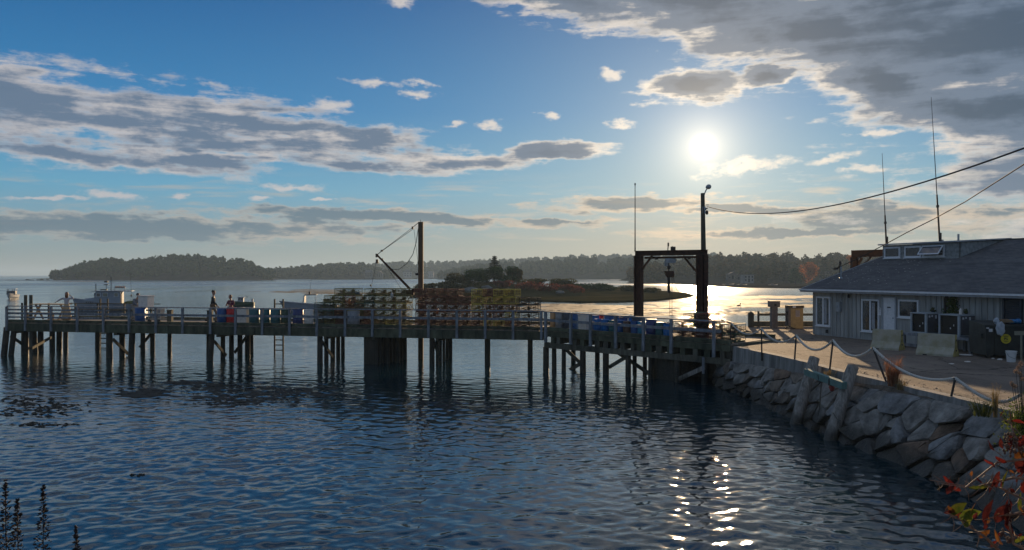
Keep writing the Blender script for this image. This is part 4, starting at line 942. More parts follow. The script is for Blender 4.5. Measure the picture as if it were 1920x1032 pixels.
# dormer
dr = empty('dormer'); dr.parent = hb; DR = 4.2; D0, D1, DZ = .24, 4.88, 4.53; dzb = EZ + DR * SL_
shake = mat('grey_wall_shingles', (.27, .29, .29), .9, .25, 6, .3, bscale=20, island=.08)
B(MB().box(((D0 + D1) / 2, DR + .06, (dzb + DZ) / 2 - .02), (D1 - D0, .12, DZ - dzb)), 'dormer_wall', shake, dr)
c = MB(); nr = 6
for i in range(nr):
    z0, z1 = dzb + (DZ - dzb) * i / nr, dzb + (DZ - dzb) * (i + 1) / nr
    c.add([(D0, DR - .022, z0), (D1, DR - .022, z0), (D1, DR - .004, z1), (D0, DR - .004, z1), (D0, DR, z0), (D1, DR, z0)], [(0, 1, 2, 3), (4, 5, 1, 0)])
s = c.build('wall_shingles', shake, dr)
ch = MB(); ch.add([(D1, DR, dzb - .05), (D1, DR, DZ), (D1, RIDGE + .6, RZt), (D1, RIDGE, RZt - .1), (D1 - .1, DR, dzb - .05), (D1 - .1, DR, DZ), (D1 - .1, RIDGE + .6, RZt), (D1 - .1, RIDGE, RZt - .1)], [(0, 3, 2, 1), (4, 5, 6, 7), (1, 2, 6, 5)])
ch.build('dormer_cheek', shake, dr)
for i in range(5):
    z0 = dzb + .13 * i; y0 = DR + max(0, (z0 - dzb) / SL_) 
    yT = RIDGE + .3
    if y0 < yT: MB().box((D1 + .012, (y0 + yT) / 2, z0 + .015), (.024, yT - y0, .018)).build('shingle_course', shake, dr)
ro = MB(); ro.add([(D0 - .15, DR - .2, DZ), (D1 + .15, DR - .2, DZ), (D1 + .15, RIDGE + .3, RZt + .04), (D0 - .15, RIDGE + .3, RZt + .04), (D0 - .15, DR - .2, DZ + .07), (D1 + .15, DR - .2, DZ + .07), (D1 + .15, RIDGE + .3, RZt + .1), (D0 - .15, RIDGE + .3, RZt + .1)], [(3, 2, 1, 0), (4, 5, 6, 7), (0, 1, 5, 4), (1, 2, 6, 5), (2, 3, 7, 6), (3, 0, 4, 7)])
ro.build('dormer_roof', trim, dr)
for (pa, pb, op) in ((1659.5, 1689, 0), (1697.5, 1728.5, 0), (1731, 1772, 1)):
    a, b = bl(pa, DR), bl(pb, DR); z0, z1 = dzb + .1, DZ - .1
    w = window(a, b, z0, z1, False, y=DR - .03, par=dr)
    if op:                                             # top-hung sash pushed out
        for q_ in kids(w): bpy.data.objects.remove(q_)
        MB().box(((a + b) / 2, DR + .0, (z0 + z1) / 2), (b - a - .15, .02, z1 - z0 - .15)).build('opening', black_metal, w)
        s = MB(); H = z1 - z0 - .02; wd = b - a - .04
        for xx in (-wd / 2 + .03, wd / 2 - .03): s.box((xx, 0, -H / 2), (.06, .03, H))
        for z_ in (-.03, -H + .03): s.box((0, 0, z_), (wd - .12, .03, .06))
        sa = s.build('open_sash', white_paint, w); sa.location = ((a + b) / 2, DR - .07, z1 - .02); sa.rotation_euler = (R(-38), 0, 0)
        pn = MB().box((0, 0, -H / 2), (wd - .12, .012, H - .12)).build('sash_pane', mat('sky_glass', (.03, .05, .07), .03, .1, 2, spec=1), w); pn.location = sa.location; pn.rotation_euler = sa.rotation_euler
for (px, h, r) in ((1797, .5, .05), (1767, .2, .06)):
    a = bl(px, RIDGE); B(MB().tube([(a, RIDGE, RZt), (a, RIDGE, RZt + h * .8)], r, 8), 'vent_pipe', galv)
a = bl(1577, 1.2); B(MB().tube([(a, 1.2, EZ + 1.2 * SL_), (a, 1.2, EZ + 1.2 * SL_ + .62)], .035, 8).lathe([(.12, 0), (.05, .06)], (a, 1.2, EZ + 1.2 * SL_ + .02), 10), 'vent_pipe', galv)
a = bl(1575, 2.0); z = bz(1575, 500, 2.0)
B(MB().tube([(a, 2, EZ + 2 * SL_), (a, 2, z)], .03, 6).tube([(a - .15, 2, z - .1), (a - .05, 2, z + .05), (a, 2, z + .28), (a + .12, 1.95, z + .2), (a + .15, 1.9, z)], .03, 6).box((a - .3, 2, z - .12), (.3, .08, .1)), 'service_mast', dark_steel)
# sprinkling of gull-dropped shell bits on the shingles
sb = MB(); rg = random.Random(2)
for k in range(70):
    xx, yy = rg.gauss(1.8, 1.6), rg.uniform(.4, 4); 
    if xx < -.2: continue
    zz_ = EZ + yy * SL_ + .04; r = rg.uniform(.012, .03); sb.box((xx, yy, zz_), (r * 2, r * 1.6, .012))
s = sb.build('shell_fragments', white_plastic, hb); s['kind'] = 'stuff'
BM = Matrix.Translation((BA.x, BA.y, 0)) @ Matrix.Rotation(BANG, 4, 'Z')
def bw(x, y, z): return tuple(BM @ Vector((x, y, z)))

def whip(px, py0, py1, r, lab, Y=41.0):
    p0, p1 = P(px[1], py1, Y), P(px[0], py0, Y); a, b = Vector(p0), Vector(p1)
    e = empty('whip_antenna', p0); tag(e, lab, 'antenna', 'whip antennas')
    MB().tube([(0, 0, 0), tuple((b - a) * .33)], [.05, .04], 8).build('lower_mast', dark_steel, e)
    MB().tube([tuple((b - a) * .33), tuple((b - a) * .7), tuple(b - a)], [.024, .018, .010], 6).build('whip', dark_steel, e)
    MB().box(tuple((b - a) * .25), (.1, .1, .12)).box((0.06, 0, .1), (.05, .05, .8)).build('bracket', dark_steel, e)
whip((1654, 1662), 288, 462, 1, 'shorter whip antenna above the left end of the dormer', 42.6)
whip((1746, 1762), 183, 456, 1, 'tallest whip antenna rising above the middle of the dormer', 40.0)

# second hoist beam behind the building
hg = empty('rear_hoist_frame', P(1602, 497, 45)); tag(hg, 'dark steel hoist beam showing behind the roof left of the dormer', 'hoist'); og = tuple(hg.location)
ibeam(P(1596, 477, 45), P(1700, 474, 44), .25, .36, par=hg, org=og, name='top_beam', m=rust_steel)
ibeam(P(1602, 483, 45), (X_(1602, 45), 45, 0), .3, .3, up=(1, 0, 0), par=hg, org=og, name='column', m=rust_steel)
MB().beam(P(1607, 500, 45), P(1616, 484, 45), .1, .12).build('knee_brace', rust_steel, hg, og)
MB().beam(P(1622, 494, 45), P(1634, 482, 45), .06, .08).build('knee_brace', dark_steel, hg, og)

# ============================================================ THINGS ALONG THE WALL
def place_wall(px, r):
    p = BA + BD * bl(px, r) + BN * r; return (p.x, p.y)
acm = mat('ac_cabinet', (.36, .40, .43), .6, .12, 5); acp = mat('ac_panel', (.085, .09, .105), .5, .15, 5); coil = mat('dark_coil', (.018, .017, .016), .6, .3, 40)
stick = mat('paper_label', (.62, .62, .62), .7, .05, 3)
def ac(pxc, r, w, D, lab):
    """pxc: column of the near corner; w along the wall (coil side), D out from the wall (panel end)"""
    t = bl(pxc, r); p = BA + BD * (t - w / 2) + BN * (r + D / 2); h = .84
    e = empty('condenser_unit', (p.x, p.y, .62), BANG); tag(e, lab, 'air conditioner', 'condenser units beside the wall')
    f = MB(); f.box((0, 0, h - .02), (w + .02, D + .02, .04)).box((0, 0, .03), (w, D, .06)).box((0, D / 2 - .015, h / 2), (w, .03, h - .1)).box((-w / 2 + .015, 0, h / 2), (.03, D - .06, h - .1))
    for xx in (-w / 2 + .03, w / 2 - .045):
        f.box((xx, -D / 2 + .03, h / 2), (.06 if xx < 0 else .09, .06, h - .1))
    f.build('cabinet', acm, e)
    MB().box((-.02, -D / 2 + .1, h / 2), (w - .16, .04, h - .12)).build('coil', coil, e)
    for k in range(8): MB().box((-.02, -D / 2 + .05, .12 + k * .085), (w - .16, .01, .007)).build('coil_guard', dark_steel, e)
    MB().box((w / 2 - .02, .04, h / 2), (.05, D - .12, h - .1)).build('service_panel', acp, e)
    for (dy, z_, sy_, sz) in ((-.22, .70, .1, .1), (-.08, .72, .08, .09), (.12, .68, .1, .17)): MB().box((w / 2 + .01, dy, z_), (.008, sy_ * .85, sz * .8)).build('label', stick, e)
    for c_, d_ in (((.05, -D / 2 + .03, .3), (.04, .01, .06)), ((.2, -D / 2 + .03, .42), (.03, .01, .07))): MB().box(c_, d_).build('tag', stick, e)
ac(1737, -1.15, .82, .74, 'left of two grey condenser units with open dark coil by the wall')
ac(1799, -1.15, .98, .80, 'right of two grey condenser units below the climbing plant')
sp_ = BA + BD * (bl(1770, -.78)) + BN * -.78; st = empty('equipment_stand', (sp_.x, sp_.y, 0), BANG); tag(st, 'weathered timber stand carrying the two condenser units', 'stand')
for (c, d) in (((0, -.42, .56), (3.5, .14, .1)), ((0, .42, .56), (3.5, .14, .1))): MB().box(c, d).build('bearer', grey_wood, st)
for xx in (-1.6, -.5, .6, 1.6):
    MB().box((xx, -.42, .25), (.1, .1, .5)).build('leg', grey_wood, st); MB().box((xx, .42, .25), (.1, .1, .5)).build('leg', grey_wood, st); MB().box((xx, 0, .54), (.1, 1.2, .07)).build('cross_piece', grey_wood, st)
MB().box((-.9, -.5, .12), (1.4, .04, .12)).build('lower_board', grey_wood, st)

cb = mat('mossy_concrete', (.34, .31, .20), .95, .35, 3, .7, bscale=25, col2=(.46, .43, .35)); cbe = mat('yellowed_concrete', (.46, .38, .14), .95, .3, 4, .5)
def barrier(px, Y, rz, L, lab):
    e = empty('concrete_barrier', (X_(px, Y), Y, 0), rz); tag(e, lab, 'concrete barrier', 'concrete barriers on the quay')
    prof = [(-.30, 0), (-.30, .08), (-.13, .33), (-.08, .80), (.08, .80), (.13, .33), (.30, .08), (.30, 0)]
    n = 8; b = MB(); nx = 7
    vs = [(L * (i / (nx - 1) - .5) + random.uniform(-.006, .006), y + random.uniform(-.008, .008), z) for i in range(nx) for (y, z) in prof]
    fs = [(i * n + j, (i + 1) * n + j, (i + 1) * n + (j + 1) % n, i * n + (j + 1) % n) for i in range(nx - 1) for j in range(n)]
    b.add(vs, fs).build('body', cb, e)
    for sx in (-1, 1):
        q_ = MB(); q_.add([(sx * (L / 2 + .008), y, z) for (y, z) in prof], [tuple(range(n)) if sx < 0 else tuple(reversed(range(n)))]); q_.build('end_face', cbe, e)
        MB().box((sx * (L / 2 + .01), 0, .6), (.04, .04, .06)).box((sx * (L / 2 + .01), 0, .22), (.04, .04, .06)).build('lifting_loop', dark_steel, e)
    MB().box((-L * .25, -.295, .02), (.14, .03, .05)).build('foot_slot', black_metal, e)
barrier(1664, 32.3, R(-48), 1.12, 'left yellow-green stained concrete barrier in front of the white door')
barrier(1757, 29.9, R(-48), 1.3, 'right stained concrete barrier in front of the condenser units')

# dumpster
dg = mat('dark_green_steel', (.022, .028, .026), .55, .4, 3, .2)
du = empty('dumpster', (X_(1874, 29.3), 29.3, 0), R(-8)); tag(du, 'black-green rubbish dumpster with round yellow sticker and rubbish on top', 'dumpster')
b = MB(); Wd, Dd, Hd = 1.5, 1.4, 1.2
b.add([(-Wd / 2, -Dd / 2, .12), (Wd / 2, -Dd / 2, .12), (Wd / 2, Dd / 2, .12), (-Wd / 2, Dd / 2, .12), (-Wd / 2 - .02, -Dd / 2 - .03, Hd), (Wd / 2 + .02, -Dd / 2 - .03, Hd), (Wd / 2 + .02, Dd / 2, Hd + .1), (-Wd / 2 - .02, Dd / 2, Hd + .1)], [(3, 2, 1, 0), (4, 5, 6, 7), (0, 1, 5, 4), (1, 2, 6, 5), (2, 3, 7, 6), (3, 0, 4, 7)])
b.build('body', dg, du); MB().box((0, -Dd / 2 - .05, Hd - .02), (Wd + .14, .08, .09)).build('rim', dg, du)
for xx in (-.45, 0, .45): MB().box((xx, -Dd / 2 - .025, .62), (.06, .05, .95)).build('rib', dg, du)
for sx in (-1, 1): MB().box((sx * (Wd / 2 + .05), -.1, .8), (.08, .8, .16)).build('fork_pocket', dg, du); MB().lathe([(.05, -.04), (.09, -.03), (.09, .03), (.05, .04)], (sx * .6, -.6, .08), 10).build('caster', black_metal, du)
ysk = MB(); ysk.lathe([(.001, 0), (.17, 0), (.17, .006), (.001, .006)], n=24); sk = ysk.build('round_sticker', mat('yellow_sticker', (.62, .50, .03), .5, .08, 5), du); sk.location = (-.12, -Dd / 2 - .07, .72); sk.rotation_euler = (R(90), 0, 0)
pr = MB(); 
for (x_, y_, w_, h_) in ((0, .105, .2, .016), (0, .08, .14, .012), (-.03, .03, .07, .035), (.035, .035, .05, .02), (-.02, 0, .1, .014), (.04, -.015, .06, .03), (-.045, -.02, .03, .03), (0, -.075, .17, .018), (0, -.11, .1, .014)): pr.box((x_, y_, .009), (w_, h_, .003))
pr.build('sticker_print', black_metal, sk)
for (x_, z_, sx, sz) in ((-.62, 1.02, .12, .11), (-.72, 1.1, .09, .05), (.6, 1.05, .07, .06)): MB().box((x_, -Dd / 2 - .06, z_), (sx, .01, sz)).build('small_label', stick, du)
rubm = [mat('white_bag', (.5, .55, .6), .5, .1, 8, transl=.2), mat('blue_bag', (.04, .22, .5), .5, .2, 8), mat('cardboard', (.25, .17, .1), .9, .2, 5)]
def crumple(nm, c, r, m, par=None, sx=1, sy=1, sz=1, n=2):
    bm = bmesh.new(); bmesh.ops.create_icosphere(bm, subdivisions=n, radius=1)
    for v in bm.verts:
        k = 1 + .35 * mnoise.noise(v.co * 1.7 + Vector(c) * 3); v.co = Vector((v.co.x * sx, v.co.y * sy, v.co.z * sz)) * r * k
    me = bpy.data.meshes.new(nm); bm.to_mesh(me); bm.free(); me.materials.append(m)
    o_ = bpy.data.objects.new(nm, me); C.objects.link(o_); o_.location = c
    if par: o_.parent = par
    return o_
dx, dy = du.location.x, du.location.y
tag(crumple('rubbish_bag', (dx - .42, dy - .74, 1.08), .16, rubm[0], sz=1.6, sy=.4, n=3), 'pale plastic bag hanging over the front rim of the dumpster', 'plastic bag')
tag(crumple('rubbish_bag', (dx + .28, dy - .3, 1.32), .14, rubm[1], sx=1.3, sz=.6, n=3), 'bright blue crumpled plastic on top of the dumpster', 'plastic bag')
tag(crumple('rubbish_bag', (dx + .52, dy - .25, 1.32), .11, rubm[1], sz=.9, n=3), 'small blue plastic beside the larger one on the dumpster', 'plastic bag')
tag(MB().box((0, 0, 0), (.5, .4, .06)).box((.02, 0, .05), (.44, .32, .04)).build('cardboard', rubm[2], loc=(dx - .02, dy - .25, 1.32)), 'flattened brown cardboard lying on the dumpster lid', 'cardboard')
tag(crumple('rubbish_bag', (dx - .32, dy - .35, 1.34), .1, rubm[0], n=3), 'white crumpled paper on the left of the dumpster lid', 'litter')
# dark cart and board at the right edge
dc = empty('dark_bin', (19.0, 29.0, 0), R(-10)); tag(dc, 'dark wheeled bin half cut off at the right frame edge', 'bin')
MB().lathe([(.3, .1), (.36, 1.0), (.38, 1.02), (.3, 1.1)], n=4).build('body', dg, dc); MB().lathe([(.08, -.03), (.1, 0), (.08, .03)], (-.2, -.25, .1), 8).build('wheel', black_metal, dc)
tag(MB().box((0, 0, 0), (.5, .03, .14)).box((0, .03, -.5), (.05, .04, 1.0)).build('small_sign', mat('dull_board', (.25, .24, .18), .8, .1, 5), loc=(X_(1916, 27.8), 27.8, .98)), 'small pale board on a post right of the dumpster', 'sign')
# white bucket
bk = empty('white_bucket', (X_(1896, 27.6), 27.6, 0)); tag(bk, 'white plastic bucket with wire handle standing in front of the dumpster', 'bucket')
MB().lathe([(.13, 0), (.165, .37), (.16, .37), (.125, .01)], n=20).build('body', mat('bucket_plastic', (.66, .67, .66), .45, .06, 8), bk, smooth=False)
MB().lathe([(.166, .30), (.178, .305), (.178, .32), (.166, .325)], n=20).lathe([(.165, .355), (.18, .36), (.18, .38), (.165, .38)], n=20).build('rim', MATS['bucket_plastic'], bk)
MB().tube([(-.17, 0, .33), (-.15, -.12, .2), (0, -.19, .13), (.15, -.12, .2), (.17, 0, .33)], .005, 5).build('handle', dark_steel, bk)
# litter on the ground
for (px, py, sx, nm, lab, m) in ((1811, 668, .24, 'plastic_lid', 'white round plastic lid lying beside the right concrete barrier', 'lid'), (1875, 676, .1, 'litter', 'small white crumpled litter left of the white bucket', 'litter'), (1862, 674, .06, 'litter', 'tiny white scrap further left of the white bucket', 'litter'), (1814, 680, .12, 'litter', 'flat white paper scrap on the tarmac below the plastic lid', 'litter'), (1784, 684, .1, 'litter', 'flat grey scrap on the tarmac in front of the right barrier', 'litter')):
    g_ = G(px, py)
    if nm == 'plastic_lid': tag(MB().lathe([(sx * .6, 0), (sx, .03), (sx * .95, .04), (sx * .55, .015)], n=20).build(nm, white_plastic, loc=(g_[0], g_[1], .005)), lab, 'lid')
    else: tag(crumple(nm, (g_[0], g_[1], .02), sx * .6, white_plastic, sz=.3 if py > 678 else .7, sx=1.5), lab, 'litter', 'litter on the quay')

# ============================================================ FAR EDGE OF THE QUAY
fe = empty('kerb_rail', (13, 46.6, 0)); tag(fe, 'low timber kerb and rail along the far edge of the quay', 'railing'); of_ = (13, 46.6, 0)
MB().beam((X_(1404, 46.4), 46.4, .17), (24, 46.4, .17), .22, .30).build('kerb_timber', old_wood, fe, of_)
for px in (1422, 1492, 1540): MB().box((X_(px, 46.6), 46.6, .45), (.1, .1, .9)).build('rail_post', old_wood, fe, of_)
MB().beam((X_(1421, 46.6), 46.55, .70), (24, 46.55, .70), .07, .14).build('rail', old_wood, fe, of_)
a = (X_(1408, 45.9), 45.9); b = MB(); b.box((0, 0, .4), (.27, .27, .8)); b.add([(-.14, -.14, .8), (.14, -.14, .8), (.14, .14, .8), (-.14, .14, .8), (0, 0, .93)], [(0, 1, 4), (1, 2, 4), (2, 3, 4), (3, 0, 4)])
tag(b.build('square_bollard', old_wood, loc=(*a, 0)), 'square timber post with pointed top at the far quay corner', 'bollard')
pp = empty('service_pillar', (X_(1451, 45.0), 45.0, 0)); tag(pp, 'grey service pillar with square lamp box beside the fuel pump', 'service pillar')
pg = mat('brown_grey_paint', (.17, .14, .13), .7, .2, 6)
MB().box((0, 0, .6), (.34, .3, 1.2)).box((.0, -.16, .6), (.04, .02, 1.15)).build('column', pg, pp); MB().box((0, 0, 1.36), (.56, .42, .32)).box((0, 0, 1.53), (.6, .46, .03)).build('head', pg, pp)
MB().box((0.02, -.215, 1.33), (.13, .02, .14)).build('lamp', black_metal, pp)
fp = empty('fuel_pump', (X_(1489, 44.6), 44.6, 0), R(6)); tag(fp, 'old tan fuel pump with dark display and side hose on the quay', 'fuel pump')
pt = mat('tan_enamel', (.36, .25, .12), .55, .15, 5); 
b = MB(); pr_ = [(-.42, 0), (-.42, 1.12), (.42, 1.12), (.42, 0)]
b.box((.06, 0, .64), (.72, .45, 1.0)); b.add([(-.30, -.225, .14), (.42, -.225, .14), (.42, -.225, .02), (-.02, -.225, .02), (-.30, .225, .14), (.42, .225, .14), (.42, .225, .02), (-.02, .225, .02)], [(0, 3, 2, 1), (4, 5, 6, 7), (0, 4, 7, 3), (1, 2, 6, 5), (3, 7, 6, 2)])
b.build('body', pt, fp); MB().box((-.36, 0, .68), (.12, .42, .98)).build('side_casing', pg, fp); MB().box((.02, 0, 1.23), (.88, .5, .16)).build('head', mat('dark_display', (.07, .05, .035), .5, .2, 5), fp)
MB().box((-.12, -.26, 1.23), (.18, .02, .1)).build('display', stick, fp); MB().box((.1, -.235, .86), (.25, .012, .36)).build('price_notice', mat('faded_notice', (.33, .29, .30), .8, .1, 5), fp)
for k in range(5): MB().box((.1, -.243, 1.0 - k * .06), (.18, .004, .012)).build('printed_line', pg, fp)
MB().tube([(-.43, -.1, .9), (-.5, -.12, .7), (-.46, -.14, .35), (-.5, -.2, .12), (-.7, -.3, .06), (-.3, -.4, .03), (-.1, -.35, .05)], .022, 6).build('hose', cable_black, fp); MB().box((-.47, -.1, .9), (.1, .06, .16)).build('nozzle', black_metal, fp)

# ============================================================ ROPE BARRIER ALONG THE QUAY EDGE
RP = [((1371, 606), (1377, 650), .3), ((1427.6, 617), (1428, 668), .0), ((1493, 630), (1493, 690), .0), ((1562, 639), (1562, 701), 0), ((1637, 653), (1658, 727), .1), ((1791, 710), (1779, 757), 0)]
tops = []; wh = ['at the pier end', 'second from the pier', 'third from the pier', 'between the two leaning fender piles', 'leaning beside the dry reddish tuft', 'nearest the camera']
edY = [33.6, 30.6, 28.2, 25.3, 22.3, 19.6]
for i, ((tx, ty), (bx, by), _) in enumerate(RP):
    Yb = edY[i]; pb = Vector((edge_at(Yb) - .04 + (.1 if i > 3 else 0), Yb, -.28 if 0 < i < 4 else -.02)); k = (tx - 960) / F
    # top: stands on its own sight line above the base, 
    Yt = Yb + (.35 if i == 4 else 0); pt_ = Vector((X_(tx, Yt), Yt, EYE - (ty - HY) * Yt / F)); tops.append(pt_)
    e = empty('rope_post', tuple(pb)); tag(e, 'thin black steel rope post ' + wh[i], 'post', 'rope posts along the quay edge')
    MB().tube([(0, 0, 0), tuple(pt_ - pb)], .03, 8).build('post', black_metal, e)
    r_ = MB().lathe([(.045, -.012), (.055, 0), (.045, .012)], tuple(pt_ - pb), 8).build('eye_ring', black_metal, e)
def rope(pts, r, lab, dark=False):
    """twisted three-strand rope following pts"""
    P_ = [Vector(p) for p in pts]; L = sum((P_[i + 1] - P_[i]).length for i in range(len(P_) - 1)); n = max(20, int(L / .028)); b = MB()
    cum = [0]
    for i in range(len(P_) - 1): cum.append(cum[-1] + (P_[i + 1] - P_[i]).length)
    def at(s):
        for i in range(len(cum) - 1):
            if s <= cum[i + 1] + 1e-9: f = (s - cum[i]) / max(1e-9, cum[i + 1] - cum[i]); return P_[i].lerp(P_[i + 1], f)
        return P_[-1]
    c_ = [at(L * i / n) for i in range(n + 1)]; k = 0; vs = []; fs = []; m_ = 9
    for i, p in enumerate(c_):
        t = (c_[min(i + 1, n)] - c_[max(i - 1, 0)]).normalized(); u = t.cross(Vector((0, 0, 1))).normalized(); w = u.cross(t); ph = i * .75
        for j in range(m_):
            a = 2 * math.pi * j / m_; q_ = r * (1 + .28 * math.cos(3 * (a - ph / 1.0))); vs.append(p + (u * math.cos(a) + w * math.sin(a)) * q_)
    fs = [(i * m_ + j, i * m_ + (j + 1) % m_, (i + 1) * m_ + (j + 1) % m_, (i + 1) * m_ + j) for i in range(n) for j in range(m_)]
    b.add(vs, fs); return tag(b.build('barrier_rope', rope_white if not dark else cable_black), lab, 'rope', 'rope spans along the quay edge')
sags = [.28, .30, .33, .37, .42]
labs = ['dark rope span sagging from the pier corner to the second post', 'rope span sagging over the bright tarmac between second and third posts', 'rope span ending above the two leaning fender piles', 'pale rope span in front of the left concrete barrier', 'longest pale rope span crossing in front of the reddish tuft']
for i in range(5):
    a, b = tops[i], tops[i + 1]; n = 16
    rope([a.lerp(b, j / n) - Vector((0, 0, (.34, .36, .40, .36, .34)[i] * 4 * (j / n) * (1 - j / n))) for j in range(n + 1)], .034 if i else .025, labs[i], False)
e_ = Vector(P(1912, 742, 17.2)); n = 12
rope([tops[5].lerp(e_, j / n) - Vector((0, 0, .28 * 4 * (j / n) * (1 - j / n) * (.6 + .8 * j / n))) for j in range(n + 1)], .036, 'pale rope span running down into the bush at the right edge')
tag(MB().tube([P(1371, 606, 33.6), P(1362, 604, 33.9), P(1352, 600, 34.4)], .04, 6).build('handrail_pipe', black_metal), 'short black pipe bending from the pier rail to the first rope post', 'pipe')

# ============================================================ LEANING FENDER PILES
fd = empty('fender_frame', (9.2, 24, WZ)); tag(fd, 'two silvered timber piles leaning on the sea wall joined by a green beam', 'fender'); ofd = (9.2, 24, WZ)
def leanpile(b0, b1):
    a, b = Vector(b0), Vector(b1); d = (b - a); a2_ = a - d * .4; n = 9; B_ = MB(); nn = 16
    pts = [a2_.lerp(b, i / n) + Vector((random.uniform(-.01, .01), random.uniform(-.01, .01), 0)) for i in range(n + 1)]
    B_.tube(pts, [(.185 - .01 * i / n) for i in range(n)] + [.165], nn, jit=.05); B_.build('leaning_pile', silver_wood, fd, ofd)
leanpile(P(1492, 795, 25.3), P(1527, 672, 25.9)); leanpile(P(1557, 825, 22.85), P(1599, 688, 23.3))
gm = mat('green_painted_timber', (.10, .20, .18), .8, .5, 5, .6, stretch=(3, 3, .5), col2=(.17, .27, .24))
MB().beam(P(1512, 698, 25.2), P(1583, 724, 22.9), .16, .2).build('cross_beam', gm, fd, ofd)
MB().beam(P(1540, 704, 24.3), P(1541.5, 713, 24.25), .22, .06).beam(P(1561, 711, 23.6), P(1560, 724, 23.6), .22, .05).build('lashing', dark_steel, fd, ofd)
MB().tube([P(1541, 710, 24.1), P(1538, 745, 24.2), P(1537, 765, 24.3)], .02, 6).tube([P(1537, 765, 24.3), P(1533, 782, 24.5), P(1520, 796, 24.8), P(1505, 798, 25.1), P(1490, 792, 25.1)], .014, 6).tube([P(1562, 775, 22.9), P(1569, 786, 22.7), P(1576, 790, 22.6)], .015, 6).build('mooring_line', mat('old_rope', (.12, .11, .09), .9, .3, 30), fd, ofd)
tag(crumple('red_float', P(1560, 727, 23.7), .1, mat('faded_red', (.3, .05, .04), .7, .3, 8), sx=.8, sz=1.2, sy=.7), 'faded red scrap hanging under the green beam of the fender frame', 'float')

# overhead service cables
tag(MB().tube(sagpts(P(1326, 388, 40.3), P(2150, 190, 12.0), .9, 30), .018, 6).build('overhead_cable', cable_black), 'upper overhead cable running from the light pole to the right edge', 'cable', 'overhead cables')
tag(MB().tube([P(1577, 500, 38.6), P(1610, 485, 38), P(1654, 462, 37), P(1700, 437, 35), P(1750, 412, 33), P(1810, 379, 30), P(1865, 344, 27), P(1920, 309, 24), P(2000, 250, 21)], .02, 6).build('overhead_cable', cable_black), 'lower overhead cable dropping to the mast on the building roof', 'cable', 'overhead cables')
# ============================================================ FAR SHORES
def foliage(name, c1, c2, transl=.25, scale=.15, isl=.35):
    return mat(name, c1, .9, 0, scale, 0, col2=c2, island=isl, transl=transl, spec=.1, detail=3)
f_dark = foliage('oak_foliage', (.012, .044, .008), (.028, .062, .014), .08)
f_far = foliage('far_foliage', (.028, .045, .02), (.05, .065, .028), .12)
f_aut = foliage('autumn_foliage', (.03, .036, .012), (.08, .05, .018), .15)
f_or = foliage('orange_foliage', (.26, .08, .02), (.36, .13, .035), .4)
f_pine = foliage('pine_foliage', (.015, .024, .012), (.03, .038, .018), .1, 1)
f_scrub = foliage('scrub_foliage', (.035, .04, .014), (.075, .07, .022), .3, 1)
f_red = foliage('red_scrub_foliage', (.10, .03, .02), (.18, .06, .035), .35, 1)
bark = mat('bark', (.045, .038, .03), .9, .3, 6, .4)
marsh = mat('marsh_grass', (.038, .036, .014), 1, .3, .12, .6, spec=0, bscale=4, col2=(.07, .055, .022))
shore_m = mat('dark_shore', (.035, .03, .024), 1, .4, .1, .5, spec=0)
def prof(pts, px):
    return float(np.interp(px, [p[0] for p in pts], [p[1] for p in pts]))
def hill(name, pts, base, Y0, Y1, shore_px, m, treeh):
    """land rising from its shoreline at Y0 to a crest at Y1 whose trees reach the skyline pts"""
    a, b = pts[0][0], pts[-1][0]; nx, ny = 90, 8; V = np.zeros((ny, nx, 3))
    for i in range(nx):
        px = a + (b - a) * i / (nx - 1); top = EYE + (HY - prof(pts, px)) / F * Y1 - treeh
        for j in range(ny):
            f = j / (ny - 1); Y = Y0 + (Y1 - Y0) * f; V[j, i] = (X_(px, Y), Y, WZ - .3 + (max(top, WZ + .6) - WZ + .3) * (f ** .75))
    back = V[-1:] + np.array([0, 80, 0]); back[..., 2] = WZ - .5; V2 = np.concatenate([V, back]); 
    o = quads(name, V2.reshape(-1, 3), grid_faces(ny + 1, nx), m, smooth=True); struct(o)
def wood(name, pts, Y0, Y1, treeh, n, m, lab, leaf=1.2, per=110, f0=.12, aspect=.75, par=None):
    """a wood of separate crowns scattered over a hill"""
    a, b = pts[0][0], pts[-1][0]; rs = np.random.RandomState(len(name) + n); pos = []; nrm = []; sz = []
    for k in range(n):
        px = rs.uniform(a + 2, b - 2); f = 1 if k < n * .35 else rs.uniform(f0, 1); Y = Y0 + (Y1 - Y0) * f
        top = EYE + (HY - prof(pts, px)) / F * Y1 - treeh; g_ = WZ - .3 + (max(top, WZ + .6) - WZ + .3) * f ** .75
        h = treeh * rs.uniform(.72, 1.08); w = h * rs.uniform(.3, .55)
        h = min(h, max(2.0, EYE + (HY - prof(pts, px)) / F * Y - g_) + .12 * treeh) if f > .9 else h
        d = rs.normal(size=(per, 3)); d /= np.linalg.norm(d, axis=1)[:, None]; d[:, 1] = -np.abs(d[:, 1]) * np.where(rs.rand(per) < .75, 1, -1)
        lump = 1 + .22 * np.sin(d[:, 0] * 5 + k) * np.cos(d[:, 2] * 6 + k * 2) 
        r = rs.uniform(.72, 1.0, per)[:, None] * lump[:, None]
        p = d * r * np.array([w, w, h * .46]) + np.array([X_(px, Y), Y, g_ + h * .56]); pos.append(p); nrm.append(d); sz.append(np.full(per, leaf * rs.uniform(.8, 1.2)) * rs.uniform(.6, 1.4, per))
    o = leafmesh(name, np.concatenate(pos), np.concatenate(nrm), 1, m, aspect=aspect, sizes=np.concatenate(sz))
    return tag(o, lab, 'wood', kind='stuff')
